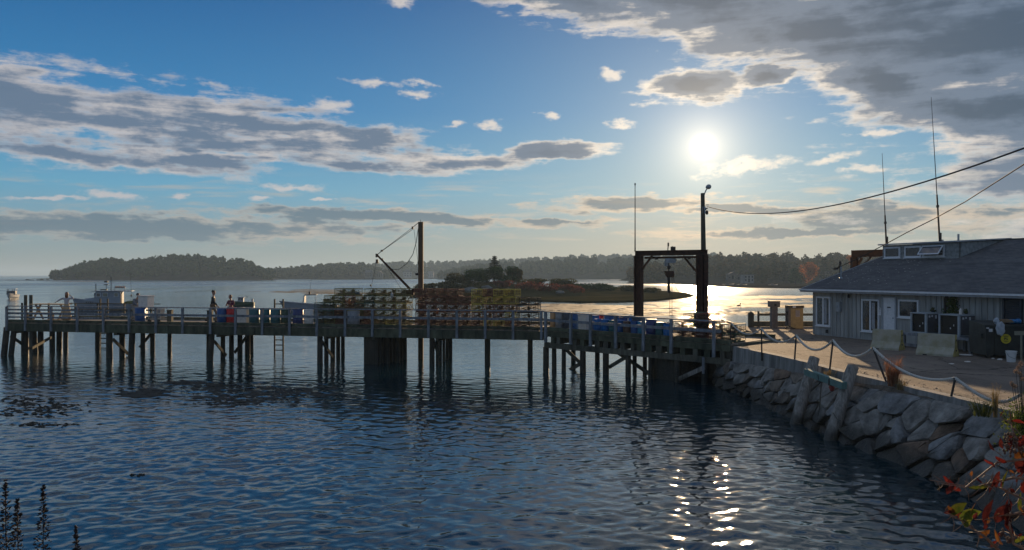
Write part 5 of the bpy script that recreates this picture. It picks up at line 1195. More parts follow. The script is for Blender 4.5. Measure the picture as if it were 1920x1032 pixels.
# skyline profiles in the photograph (column, row)
LI = [(100, 523), (112, 517), (122, 508), (135, 498), (150, 492), (175, 487), (200, 483), (240, 486), (275, 484), (300, 480), (335, 478), (380, 479), (410, 479), (440, 486), (458, 484), (475, 492), (490, 502), (500, 512), (512, 521)]
hill('left_island', LI, 525, 742, 800, None, shore_m, 9)
wood('island_wood', LI, 748, 800, 11, 210, f_dark, 'dense dark wood covering the low island on the left', 1.25, 130, .05)
R2 = [(490, 520), (510, 506), (530, 502), (560, 500), (600, 496), (640, 494), (680, 493), (700, 499), (720, 508), (735, 520)]
hill('middle_shore', R2, 524, 900, 980, None, shore_m, 10)
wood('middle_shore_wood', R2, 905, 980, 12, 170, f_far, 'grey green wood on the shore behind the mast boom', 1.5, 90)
R3 = [(640, 510), (700, 494), (760, 491), (830, 490), (880, 489), (930, 487), (980, 484), (1040, 482), (1090, 479), (1140, 478), (1190, 478), (1300, 475), (1345, 475)]
hill('far_ridge', R3, 524, 1250, 1500, None, shore_m, 10)
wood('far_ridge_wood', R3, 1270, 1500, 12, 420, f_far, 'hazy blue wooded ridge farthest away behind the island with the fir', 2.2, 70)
R4 = [(820, 520), (850, 503), (900, 496), (950, 492), (1010, 489), (1060, 484), (1140, 482), (1200, 484), (1260, 482)]
hill('second_ridge', R4, 526, 860, 1000, None, shore_m, 9)
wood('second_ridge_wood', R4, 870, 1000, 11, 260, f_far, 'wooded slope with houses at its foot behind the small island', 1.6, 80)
R5 = [(1180, 500), (1240, 490), (1300, 484), (1340, 479), (1380, 476), (1440, 477), (1480, 475), (1520, 480), (1560, 477), (1600, 476), (1700, 470), (1900, 465)]
hill('right_shore', R5, 532, 470, 640, None, shore_m, 9)
wood('right_shore_wood', R5, 480, 640, 10, 430, f_aut, 'brown and green autumn wood on the right far shore', 1.0, 110, .08)
# low banks of marsh along the feet of the shores
def sheet(name, poly, m, z, th=.5):
    b = MB(); b.prism(poly, z - th, z); return struct(b.build(name, m))
def bankpoly(pts): return [(X_(px, (EYE - WZ) * F / (py - HY)), (EYE - WZ) * F / (py - HY)) for px, py in pts]
sheet('marsh_bank', bankpoly([(60, 523.6), (110, 525.0), (300, 526.6), (480, 526.2), (520, 524.2), (700, 524.6), (830, 523.6), (830, 522.6), (500, 522.6), (100, 522.9)]), shore_m, WZ + .25)
sheet('marsh_bank', bankpoly([(430, 525.8), (520, 524.8), (700, 524.8), (800, 523.9), (800, 523.0), (500, 523.0), (420, 524.2)]), marsh, WZ + .35)
sheet('marsh_bank', bankpoly([(1215, 528.5), (1260, 533.5), (1330, 537.5), (1400, 540.5), (1480, 541.5), (1560, 542), (1760, 541), (1760, 527), (1215, 526.0)]), shore_m, WZ + .3)
# point of rocks left of the island
rk_ = MB(); rg = random.Random(8)
for k in range(26):
    px = rg.uniform(44, 112); Y = 700 + rg.uniform(-10, 20); r = rg.uniform(.6, 1.6); rk_.lathe([(r * 1.6, -.6), (r * 1.4, r * .3), (r * .6, r * .7)], (X_(px, Y), Y, WZ), 6)
s = rk_.build('shore_rocks', shore_m); tag(s, 'dark half-covered rocks off the left tip of the island', 'rocks', kind='stuff')

# ---- the small island in the middle
IP = [(772, 548), (786, 553), (840, 560), (920, 563.5), (1000, 566), (1090, 568.5), (1160, 568), (1230, 565), (1290, 559.5), (1304, 555), (1285, 551.5), (1240, 548), (1215, 545), (1180, 541), (900, 540), (790, 542)]
sheet('island_marsh', bankpoly(IP), marsh, WZ + .28)
def isl_z(px, Y):
    ridge = np.interp(px, [760, 785, 830, 880, 930, 975, 1040, 1120, 1200, 1250], [0, .3, 1.6, 2.6, 3.1, 2.3, 1.5, 1.1, .7, 0]); f = max(0, 1 - abs((Y - 196) / 30)); return WZ + .2 + ridge * f ** .7
nx, ny = 70, 14; V = []
for j in range(ny):
    Y = 166 + 60 * j / (ny - 1)
    for i in range(nx): px = 768 + 490 * i / (nx - 1); V.append((X_(px, Y), Y, isl_z(px, Y) + random.uniform(-.06, .06)))
struct(quads('island_mound', V, grid_faces(ny, nx), marsh, smooth=True))
def blobcrown(c, rx, ry, rz_, n, m, leaf, par, name='crown', lobes=7, seed=0):
    rs = np.random.RandomState(seed); pos = []; nrm = []; c = np.array(c, float)
    for l in range(lobes):
        o_ = rs.uniform(-.62, .62, 3) * np.array([rx, ry, rz_]) if lobes > 1 else np.zeros(3); k = rs.uniform(.38, .62) if lobes > 1 else 1
        d = rs.normal(size=(n // lobes, 3)); d /= np.linalg.norm(d, axis=1)[:, None]
        pos.append(c + o_ + d * np.array([rx, ry, rz_]) * k * rs.uniform(.55, 1.05, (n // lobes, 1))); nrm.append(d)
    return leafmesh(name, np.concatenate(pos), np.concatenate(nrm), leaf, m, par, aspect=.7)
def shrub(name, px, ytop, ybot, wpx, Y, m, lab, cat='shrub', group='scrub on the small island', n=900, leaf=.17, trunk=True):
    zt, zb = EYE + (HY - ytop) / F * Y, EYE + (HY - ybot) / F * Y; r = wpx / F * Y / 2; X = X_(px, Y)
    e = empty(name, (X, Y, zb)); tag(e, lab, cat, group); h = zt - zb; r *= 1.12
    if trunk:
        b = MB()
        for k in range(4): b.tube([(random.uniform(-.2, .2), 0, -.4), (random.uniform(-.5, .5) * r, random.uniform(-.3, .3), h * .6)], [.07, .03], 5)
        b.build('stem', bark, e)
    blobcrown((0, 0, h * .52), r, min(r, 4), h * .55, n, m, leaf, e, seed=int(px)); return e
SH = [(798, 533, 545, 40, f_scrub, 'low scrub at the left tip of the small island'), (828, 524, 542, 60, f_scrub, 'sloping green scrub left of the rocks on the small island'), (856, 513, 537, 60, f_scrub, 'rounded shrub halfway up the left slope of the small island'),
      (886, 505, 533, 56, f_dark, 'dense dark shrub immediately left of the tall fir'), (914, 500, 531, 52, f_dark, 'thick bush under the left side of the fir'), (946, 501, 531, 48, f_dark, 'thick bush under the right side of the fir'), (964, 503, 532, 30, f_scrub, 'round-topped bush right of the fir'),
      (1000, 524, 541, 60, f_scrub, 'low green bush behind the red scrub'), (1050, 523, 541, 60, f_scrub, 'green mound of scrub right of the red scrub'), (1085, 527, 543, 60, f_dark, 'dark shrub mid right on the small island'),
      (1130, 531, 546, 60, f_dark, 'dark rounded thicket left of the hoist frame column'), (1175, 537, 550, 60, f_scrub, 'low scrub behind the hoist frame column'), (1215, 541, 552, 50, f_scrub, 'last low scrub towards the right marsh'), (870, 528, 546, 70, f_scrub, 'low bank of scrub in front of the dark shrubs')]
for (px, yt, yb, w, m, lab) in SH: shrub('shrub', px, yt, yb, w, 192 if px != 870 else 176, m, lab, n=2600)
for (px, yt, yb, w, lab) in ((945, 527, 541, 40, 'red-leaved scrub below the fir'), (985, 528, 545, 50, 'red-leaved scrub in the middle of the small island'), (1030, 530, 547, 50, 'faded red scrub left of the pale boulder'), (1075, 534, 549, 50, 'reddish scrub right of the pale boulder')):
    shrub('red_shrub', px, yt, yb, w, 178, f_red, lab, n=1200, group='red scrub on the small island')
for (px, py, w, Y, lab) in ((885, 545, 28, 172, 'large grey boulder on the shore under the fir'), (1050, 549, 17, 168, 'pale boulder on the marsh right of the red scrub'), (912, 541, 22, 176, 'smaller grey boulder right of the large one')):
    tag(crumple('boulder', P(px, py, Y), w / 2 / F * Y, mat('pale_rock', (.16, .16, .15), .9, .3, 1.2, .5), sz=.42, sy=.7, n=3), lab, 'boulder')
# fir: tapered trunk with drooping whorls
def conifer(px, ytop, ybot, Y, wpx, m, lab, whorls=13, cat='conifer', name='fir_tree', leaf=.16, per=60):
    zt, zb = EYE + (HY - ytop) / F * Y, EYE + (HY - ybot) / F * Y; X = X_(px, Y); H = zt - zb; Rm = wpx / F * Y / 2
    e = empty(name, (X, Y, zb)); tag(e, lab, cat); MB().tube([(0, 0, -.6), (.03, 0, H * .5), (0, 0, H)], [H * .03, H * .02, .02], 7).build('trunk', bark, e)
    rs = np.random.RandomState(int(px)); pos = []; lm = MB()
    for w in range(whorls):
        f = w / whorls; z = H * (.12 + .86 * f); r = Rm * (1 - f) ** .85 * rs.uniform(.8, 1.1) + .1
        for k in range(7):
            a = rs.uniform(0, 6.28); L = r * rs.uniform(.7, 1.12); end = (math.cos(a) * L, math.sin(a) * L, z - L * .12 + .1)
            lm.tube([(0, 0, z), end], [.03, .012], 4, caps=False)
            s = rs.uniform(.15, 1, per)[:, None] ** .8; base = np.array([0, 0, z]) * (1 - s) + np.array(end) * s
            pos.append(base + rs.normal(size=(per, 3)) * np.array([.13, .13, .07]) * (H / 6) * (1.3 - s * .6))
    lm.build('branch', bark, e); pos = np.concatenate(pos); leafmesh('crown', pos, np.tile([0, 0, 1.], (len(pos), 1)), leaf, m, e, aspect=.4)
conifer(927, 479, 524, 196, 44, f_pine, 'tall ragged fir tree standing highest on the small island')
conifer(1452, 487, 528, 440, 26, f_pine, 'dark pointed conifer left of a pair on the right shore', 9, leaf=.4, per=30)
conifer(1470, 491, 530, 440, 22, f_pine, 'dark slim conifer right of the pair on the right shore', 9, leaf=.4, per=30)
conifer(1545, 482, 526, 450, 36, f_pine, 'broad dark conifer behind the orange tree', 9, leaf=.45, per=34)
def btree(px, yt, yb, w, Y, m, lab, n=1500, leaf=.42):
    e = shrub('broadleaf_tree', px, yt, yb, w, Y, m, lab, 'tree', None, n, leaf, False); zt = (yb - yt) / F * Y
    MB().tube([(0, 0, -.5), (0, 0, zt * .5)], [.25, .15], 6).build('trunk', bark, e)
btree(1516, 496, 532, 32, 432, f_or, 'round bright orange autumn tree on the right shore left of the roof')
btree(1430, 502, 532, 30, 436, f_aut, 'brownish round tree right of the white boathouse')
btree(1490, 503, 534, 30, 434, f_dark, 'dark round tree between the conifers and the orange tree')
btree(1600, 480, 500, 30, 450, f_or, 'reddish tree just above the roof slope')
btree(1410, 507, 528, 22, 437, f_scrub, 'small yellow green tree beside the boathouse roof')

# ---- houses on the far shores
hw = mat('white_house', (.22, .225, .24), .8, .05, 1); hg_ = mat('grey_house', (.10, .105, .11), .8, .1, 1); hr = mat('house_roof', (.09, .09, .095), .8, .15, 2); hwin = mat('house_window', (.02, .02, .025), .2, .1, 2)
def house(px, ybase, wpx, hpx, Y, m, lab, gable=True, roofpx=None, nwin=3, flat=False):
    zb = EYE + (HY - ybase) / F * Y; w = wpx / F * Y; h = hpx / F * Y; rh = (roofpx or hpx * .6) / F * Y; D = w * .7
    e = empty('house', (X_(px, Y), Y, zb), random.uniform(-.3, .3)); tag(e, lab, 'house', 'houses on the far shores')
    b = MB(); b.box((0, 0, h / 2 - 1), (w, D, h + 2)); b.build('wall', m, e)
    r_ = MB(); o_ = .3
    if flat: r_.box((0, 0, h + .15), (w + 1.2, D + 1, .35))
    elif gable: r_.add([(-w / 2 - o_, -D / 2 - o_, h), (w / 2 + o_, -D / 2 - o_, h), (w / 2 + o_, D / 2 + o_, h), (-w / 2 - o_, D / 2 + o_, h), (-w / 2 - o_, 0, h + rh), (w / 2 + o_, 0, h + rh)], [(3, 2, 1, 0), (0, 1, 5, 4), (2, 3, 4, 5), (0, 4, 3), (1, 2, 5)])
    else: r_.add([(-w / 2 - o_, -D / 2 - o_, h), (w / 2 + o_, -D / 2 - o_, h), (w / 2 + o_, D / 2 + o_, h), (-w / 2 - o_, D / 2 + o_, h), (0, -D / 2 - o_, h + rh), (0, D / 2 + o_, h + rh)], [(3, 2, 1, 0), (0, 1, 4), (1, 2, 5, 4), (2, 3, 5), (3, 0, 4, 5)])
    ro = r_.build('roof', hr, e)
    if not flat: MB().box((w * .2, 0, h + rh * .9), (.7, .7, 1.4)).build('chimney', m, ro)
    for i in range(nwin):
        x = w * ((i + .5) / nwin - .5)
        for zz in ([h * .35] if h < 4 else [h * .28, h * .72]): MB().box((x, -D / 2 - .03, zz), (w / nwin * .4, .06, min(1.4, h * .28))).build('window', hwin, e)
    MB().box((0, -D / 2 - .04, 1.0), (1.0, .06, 2.0)).build('door', hwin, e)
house(692, 520, 13, 8, 900, hg_, 'grey house on the far shore under the boom of the derrick'); house(712, 520, 12, 7, 905, hg_, 'grey gabled house right of the first behind the boom', False)
house(764, 520, 15, 9, 1240, hw, 'pale gabled house on the far shore just left of the mast', False); house(808, 519, 10, 6, 1240, hw, 'small pale house right of the derrick mast', True)
house(1183, 523, 10, 7, 860, hw, 'small white house left of the hoist frame column'); house(1212, 523, 9, 5, 860, hw, 'low pale cottage just inside the hoist frame'); house(1272, 518, 16, 10, 855, hg_, 'grey gabled house seen through the hoist frame left', False); house(1288, 518, 14, 9, 850, hg_, 'grey gabled house seen through the hoist frame right', False)
house(1372, 524, 18, 8, 465, hg_, 'grey gabled house left of the boathouse on the right shore', False); house(1546, 523, 16, 8, 460, hg_, 'grey house right of the orange tree', True); house(1385, 525, 10, 5, 462, hg_, 'small shed beside the grey gabled house', False)
house(1401, 530, 20, 14, 430, hw, 'white boathouse with flat sunlit roof on the right shore', flat=True)
# moored craft at the right shore
for (px, py, L, lab) in ((1366, 536, 5.5, 'dark moored skiff below the grey gabled house'), (1392, 537, 4.5, 'small pale skiff below the white boathouse'), (1450, 537, 4, 'small skiff at the shore below the conifers')):
    Y = (EYE - WZ) * F / (py - HY); e = empty('moored_skiff', (X_(px, Y), Y, WZ)); tag(e, lab, 'boat', 'skiffs at the right shore')
    MB().add([(-L / 2, -.8, .6), (L * .3, -.8, .6), (L / 2, 0, .85), (L * .3, .8, .6), (-L / 2, .8, .6), (-L / 2, -.5, -.1), (L * .25, -.5, -.1), (L * .38, 0, -.1), (L * .25, .5, -.1), (-L / 2, .5, -.1)], [(0, 5, 6, 1), (1, 6, 7, 2), (2, 7, 8, 3), (3, 8, 9, 4), (4, 9, 5, 0), (0, 1, 2, 3, 4)]).build('hull', hw, e)
    MB().box((-L * .1, 0, .9), (L * .25, .9, .6)).build('console', hg_, e)
# ---- floating weed: many small flat dark mats just proud of the water
weedm = mat('floating_weed', (.028, .022, .012), .75, .4, 2, .4)
def weed(name, areas, lab, th=.03):
    b = MB(); rg = random.Random(len(lab))
    for (px, py, wx, wy, n, s) in areas:
        for k in range(n):
            x, y = px + rg.gauss(0, wx / 2), py + rg.gauss(0, wy / 2)
            if y < 521: continue
            g_ = G(x, y, WZ); L = s * rg.uniform(.4, 1.6); Wd = L * rg.uniform(.25, .7) * max(1, min(3, g_[1] / 70)); m_ = rg.randint(6, 9); a0 = rg.uniform(0, 1)
            ring = [(g_[0] + math.cos(a0 + 6.283 * j / m_) * L * rg.uniform(.55, 1.1), g_[1] + math.sin(a0 + 6.283 * j / m_) * Wd * rg.uniform(.5, 1.1), WZ + .004) for j in range(m_)]
            c_ = (g_[0], g_[1], WZ + th * rg.uniform(.8, 1.3) * (1 + g_[1] / 150)); k0 = ring + [c_]; b.add(k0, [(j, (j + 1) % m_, m_) for j in range(m_)])
    return tag(b.build(name, weedm), lab, 'seaweed', kind='stuff')
weed('floating_seaweed', [(35, 752, 80, 10, 60, .13), (60, 772, 80, 12, 100, .13), (85, 762, 70, 8, 50, .12), (90, 797, 70, 4, 50, .1), (85, 722, 30, 4, 30, .2), (270, 739, 40, 7, 120, .3), (345, 719, 40, 4, 40, .3), (262, 893, 22, 2, 18, .05)], 'dark floating seaweed patches on the water at the left')
weed('floating_seaweed', [(470, 742, 130, 15, 330, .2), (400, 726, 60, 9, 90, .18), (560, 735, 70, 11, 110, .2), (430, 757, 70, 6, 50, .13)], 'broad dark seaweed mat on the water in front of the pier middle', .02)
weed('tidal_weed_bed', [(1100, 577, 130, 4, 260, 1.5), (1180, 584, 160, 3, 160, 1.2), (1050, 572, 60, 2, 60, 1.2), (1400, 558, 130, 2.5, 200, 2.4), (1380, 566, 110, 3, 220, 1.8), (1340, 572, 90, 4, 200, 1.5), (1440, 575, 120, 3, 160, 1.3), (1240, 590, 90, 3, 90, 1.0), (1400, 588, 80, 3, 60, .9)], 'dark streaks of weed and mud showing in the glittering shallows', .03)
weed('tidal_weed_bed', [(600, 545, 40, 1, 30, 3), (560, 548, 60, 1.2, 40, 2.4), (640, 551, 50, 1.5, 60, 2), (700, 551, 60, 1, 60, 2), (30, 526, 40, .5, 30, 6), (150, 528.5, 40, .5, 20, 5)], 'thin exposed weed bars far out on the left water', .03)
bd = MB()
for (px, py) in ((1385, 575), (1312, 244), ):
    if py > 500: g_ = G(px, py, WZ); bd.lathe([(.05, -.05), (.3, 0), (.32, .1), (.1, .25)], g_, 8, sx=1, sy=.5); bd.lathe([(.04, .2), (.06, .35), (.1, .45), (.03, .5)], (g_[0] + .25, g_[1], g_[2]), 6)
tag(bd.build('duck', dark_steel), 'small dark duck on the glittering shallows', 'duck')

# ============================================================ BOATS
bw_ = mat('boat_white', (.27, .30, .34), .45, .1, 2); bgn = mat('boat_green', (.02, .07, .04), .4, .2, 2); rigm = dark_steel; boot = mat('boot_top', (.04, .05, .06), .6, .2, 3)
def hull(e, L, Bm, fb, fs, m=bw_, sheer=.7, name='hull'):
    """round-bilge hull, bow towards -x"""
    n = 14; secs = []
    for i in range(n):
        t = i / (n - 1); x = -L / 2 + L * t; w = Bm / 2 * min(1, (math.sin(min(1, t * 1.5 + .02) * math.pi / 2)) ** .8) * (1 - .12 * max(0, t - .6)); z = fs + (fb - fs) * (1 - t) ** 2
        w = max(w, .03); xo = -(.5 * (1 - t) ** 4) * 1.6
        secs.append([(x + xo, -w, z), (x + xo * .5, -w * .92, z * .45), (x, -w * .8 * (t ** .3 if t > 0 else .1), 0.0), (x, -w * .45 * t ** .4, -.45), (x, w * .45 * t ** .4, -.45), (x, w * .8 * (t ** .3 if t > 0 else .1), 0), (x + xo * .5, w * .92, z * .45), (x + xo, w, z)])
    vs = [p for s in secs for p in s]; fs_ = [(i * 8 + j, i * 8 + j + 1, (i + 1) * 8 + j + 1, (i + 1) * 8 + j) for i in range(n - 1) for j in range(7)] + [tuple((n - 1) * 8 + j for j in range(8))]
    MB().add(vs, fs_).build(name, m, e)
    dk = [(s[0][0], s[0][1], s[0][2] - .12) for s in secs] + [(s[7][0], s[7][1], s[7][2] - .12) for s in reversed(secs)]
    MB().add(dk, [tuple(range(len(dk)))]).build('deck', mat('boat_deck', (.3, .32, .34), .7, .1, 3), e)
    MB().tube([Vector(s[0]) for s in secs], .06, 6).tube([Vector(s[7]) for s in secs], .06, 6).build('rub_rail', m, e)
    MB().add([(x * 1.004, y * 1.02, z) for s in secs for (x, y, z) in ((s[2][0], s[2][1] * 1.03, .16), (s[2][0], s[2][1] * 1.03, -.06))] , [(2 * i, 2 * i + 1, 2 * i + 3, 2 * i + 2) for i in range(n - 1)]).build('boot_stripe', boot, e)
# lobster boat
Yb = 104; lb = empty('lobster_boat', (X_(211, Yb), Yb, WZ), R(14)); lb.scale = (.86, .86, .86); tag(lb, 'white lobster boat with wheelhouse and radar mast moored behind the pier', 'boat')
hull(lb, 9.4, 3.0, 2.0, .95)
cz = 1.25
b = MB(); b.add([(-2.5, -1.05, cz - .2), (1.35, -1.15, cz - .5), (1.35, 1.15, cz - .5), (-2.5, 1.05, cz - .2), (-2.1, -1, cz + 1.75), (1.35, -1.05, cz + 1.7), (1.35, 1.05, cz + 1.7), (-2.1, 1, cz + 1.75)], [(0, 1, 5, 4), (1, 2, 6, 5), (2, 3, 7, 6), (3, 0, 4, 7), (4, 5, 6, 7)])
b.build('wheelhouse', bw_, lb)
MB().add([(-4.2, -.6, 1.55), (-2.3, -1, 1.5), (-2.3, 1, 1.5), (-4.2, .6, 1.55), (-3.6, -.45, 1.95), (-2.3, -.8, 2.1), (-2.3, .8, 2.1), (-3.6, .45, 1.95)], [(0, 1, 5, 4), (2, 3, 7, 6), (3, 0, 4, 7), (4, 5, 6, 7)]).build('trunk_cabin', bw_, lb)
MB().box((.1, 0, cz + 1.8), (5.4, 2.5, .08)).build('wheelhouse_roof', bw_, lb)
lit_pane = mat('pale_lit_pane', (.45, .42, .32), .3, .05, 2, transl=.6)  # opaque pale pane; daylight seen through the wheelhouse is put into its colour
for (x, w) in ((-1.7, .5), (-.75, .62), (.75, .5)):
    f_ = MB().box((x, -1.13, cz + 1.25), (w + .12, .06, .62)).build('window', white_paint, lb); MB().box((x, -1.165, cz + 1.25), (w, .02, .5)).build('pane', lit_pane if x > -1.2 else glass, f_)
MB().box((-2.32, 0, cz + 1.3), (.04, 1.6, .5)).build('windscreen', glass, lb)
MB().box((1.38, -.8, cz + .6), (.06, .5, 1.7)).box((1.5, -1, cz + .6), (.08, .08, 2.2)).build('rear_post', dark_steel, lb)
MB().tube([(-.2, 0, cz + 1.8), (-.2, 0, cz + 3.9)], .05, 6).tube([(-2.2, -.4, cz + 1.8), (-2.2, -.4, cz + 2.9)], .06, 6).tube([(-.9, .1, cz + 1.8), (-.9, .1, cz + 2.7)], .04, 6).box((-.9, .1, cz + 2.75), (.6, .25, .12)).box((-.9, .1, cz + 3.2), (.5, .3, .22)).box((-1.2, 0, cz + 2.0), (.9, .4, .15)).build('mast', rigm, lb)
MB().box((1.1, 0, cz + 2.25), (1.4, .8, .05)).tube([(.4, -.5, cz + 1.85), (.4, -.5, cz + 2.4), (1.8, -.5, cz + 2.4), (1.8, -.5, cz + 1.85)], .03, 5).build('roof_rack', rigm, lb)
for k in range(5): MB().lathe([(.09, 0), (.12, .1), (.09, .26)], (.55 + k * .28, -.3, cz + 2.28), 8).build('buoy', mat('buoy_orange', (.35, .12, .07), .6, .2, 5), lb)
MB().tube([(3.0, -.9, .7), (2.6, -.9, 5.8)], .02, 5).build('whip', rigm, lb); MB().tube([(2.3, -1.1, cz + 1.75), (2.9, -1.25, cz + 1.8)], .04, 5).lathe([(.06, 0), (.12, .15), (.05, .35)], (2.85, -1.2, cz + .95), 8).build('hauler_davit', rigm, lb)
crumple('net_heap', (2.9, 0, 1.15), .7, mat('green_net', (.10, .12, .03), .9, .3, 8), lb, sx=1.9, sy=1.1, sz=.55, n=3)
MB().box((-3.35, -1.06, 1.35), (.16, .02, .22)).box((-3.05, -1.16, 1.32), (.14, .02, .22)).box((-2.7, -1.26, 1.3), (.2, .02, .24)).box((-2.4, -1.33, 1.28), (.12, .02, .22)).build('bow_lettering', boot, lb)
# outboard cabin boat far left, seen from astern
Y = 158; cbt = empty('cabin_boat', (X_(23, Y), Y, WZ), R(112)); cbt.scale = (.78, .78, .78); tag(cbt, 'small outboard cabin boat seen from astern at the far left', 'boat')
hull(cbt, 6.0, 2.4, 1.45, 1.0)
MB().box((-.6, 0, 1.55), (2.2, 1.9, 1.0)).build('cabin', mat('boat_grey', (.12, .13, .14), .6, .1, 3), cbt); MB().box((-.4, 0, 2.5), (2.4, 2.05, .1)).build('cabin_roof', bw_, cbt)
for (x, y) in ((.5, -.9), (.5, .9), (.5, 0), (-1.6, -.8), (-1.6, .8)): MB().box((x, y, 2.2), (.1, .1, .6)).build('roof_post', boot, cbt)
MB().box((3.15, 0, .9), (.35, .4, .6)).box((3.2, 0, .3), (.16, .18, .9)).build('outboard_motor', black_metal, cbt); MB().box((2.2, 0, .95), (.6, 1.2, .35)).build('stern_seat', boot, cbt)
# green boat
Y = 121; gb_ = empty('green_boat', (X_(457, Y), Y, WZ), R(10)); gb_.scale = (.72, .72, .8); tag(gb_, 'small dark green hulled boat with white cabin right of the person in maroon', 'boat')
hull(gb_, 4.3, 1.7, .95, .7, bgn); MB().box((-.55, 0, 1.15), (1.1, 1.1, .95)).build('cabin', bw_, gb_); MB().box((-.5, 0, 1.66), (1.5, 1.3, .07)).build('cabin_roof', bw_, gb_)
for x in (-.85, -.3): MB().box((x, -.57, 1.35), (.32, .03, .3)).build('window', glass, gb_)
MB().box((1.75, 0, 1.05), (.35, .35, .65)).build('outboard_motor', galv, gb_); MB().tube([(.3, 0, 1.6), (.75, -.2, 1.95)], .03, 5).lathe([(.03, 0), (.07, .1), (.03, .22)], (.72, -.2, 1.62), 6).build('davit', rigm, gb_)
# white boat half hidden by the traps
Y = 103; wb = empty('white_boat', (X_(585, Y), Y, WZ), R(6)); tag(wb, 'white open boat with small windscreen half hidden by the trap stacks', 'boat')
hull(wb, 6.6, 2.2, 1.35, .8); MB().box((-.9, 0, 1.6), (.08, 1.5, .9)).tube([(-1.1, -.75, 1.1), (-.85, -.75, 2.1), (.6, -.75, 2.15), (.6, -.75, 1)], .04, 5).build('windscreen_frame', bw_, wb)
MB().box((-.95, 0, 1.65), (.03, 1.3, .7)).build('windscreen', glass, wb); MB().box((-.1, 0, 2.18), (1.5, 1.5, .06)).build('canopy', boot, wb); MB().tube([(-.3, 0, 2.2), (-.1, 0, 4.2)], .02, 5).box((-.3, 0, 2.4), (.2, .15, .35)).build('whip', rigm, wb)

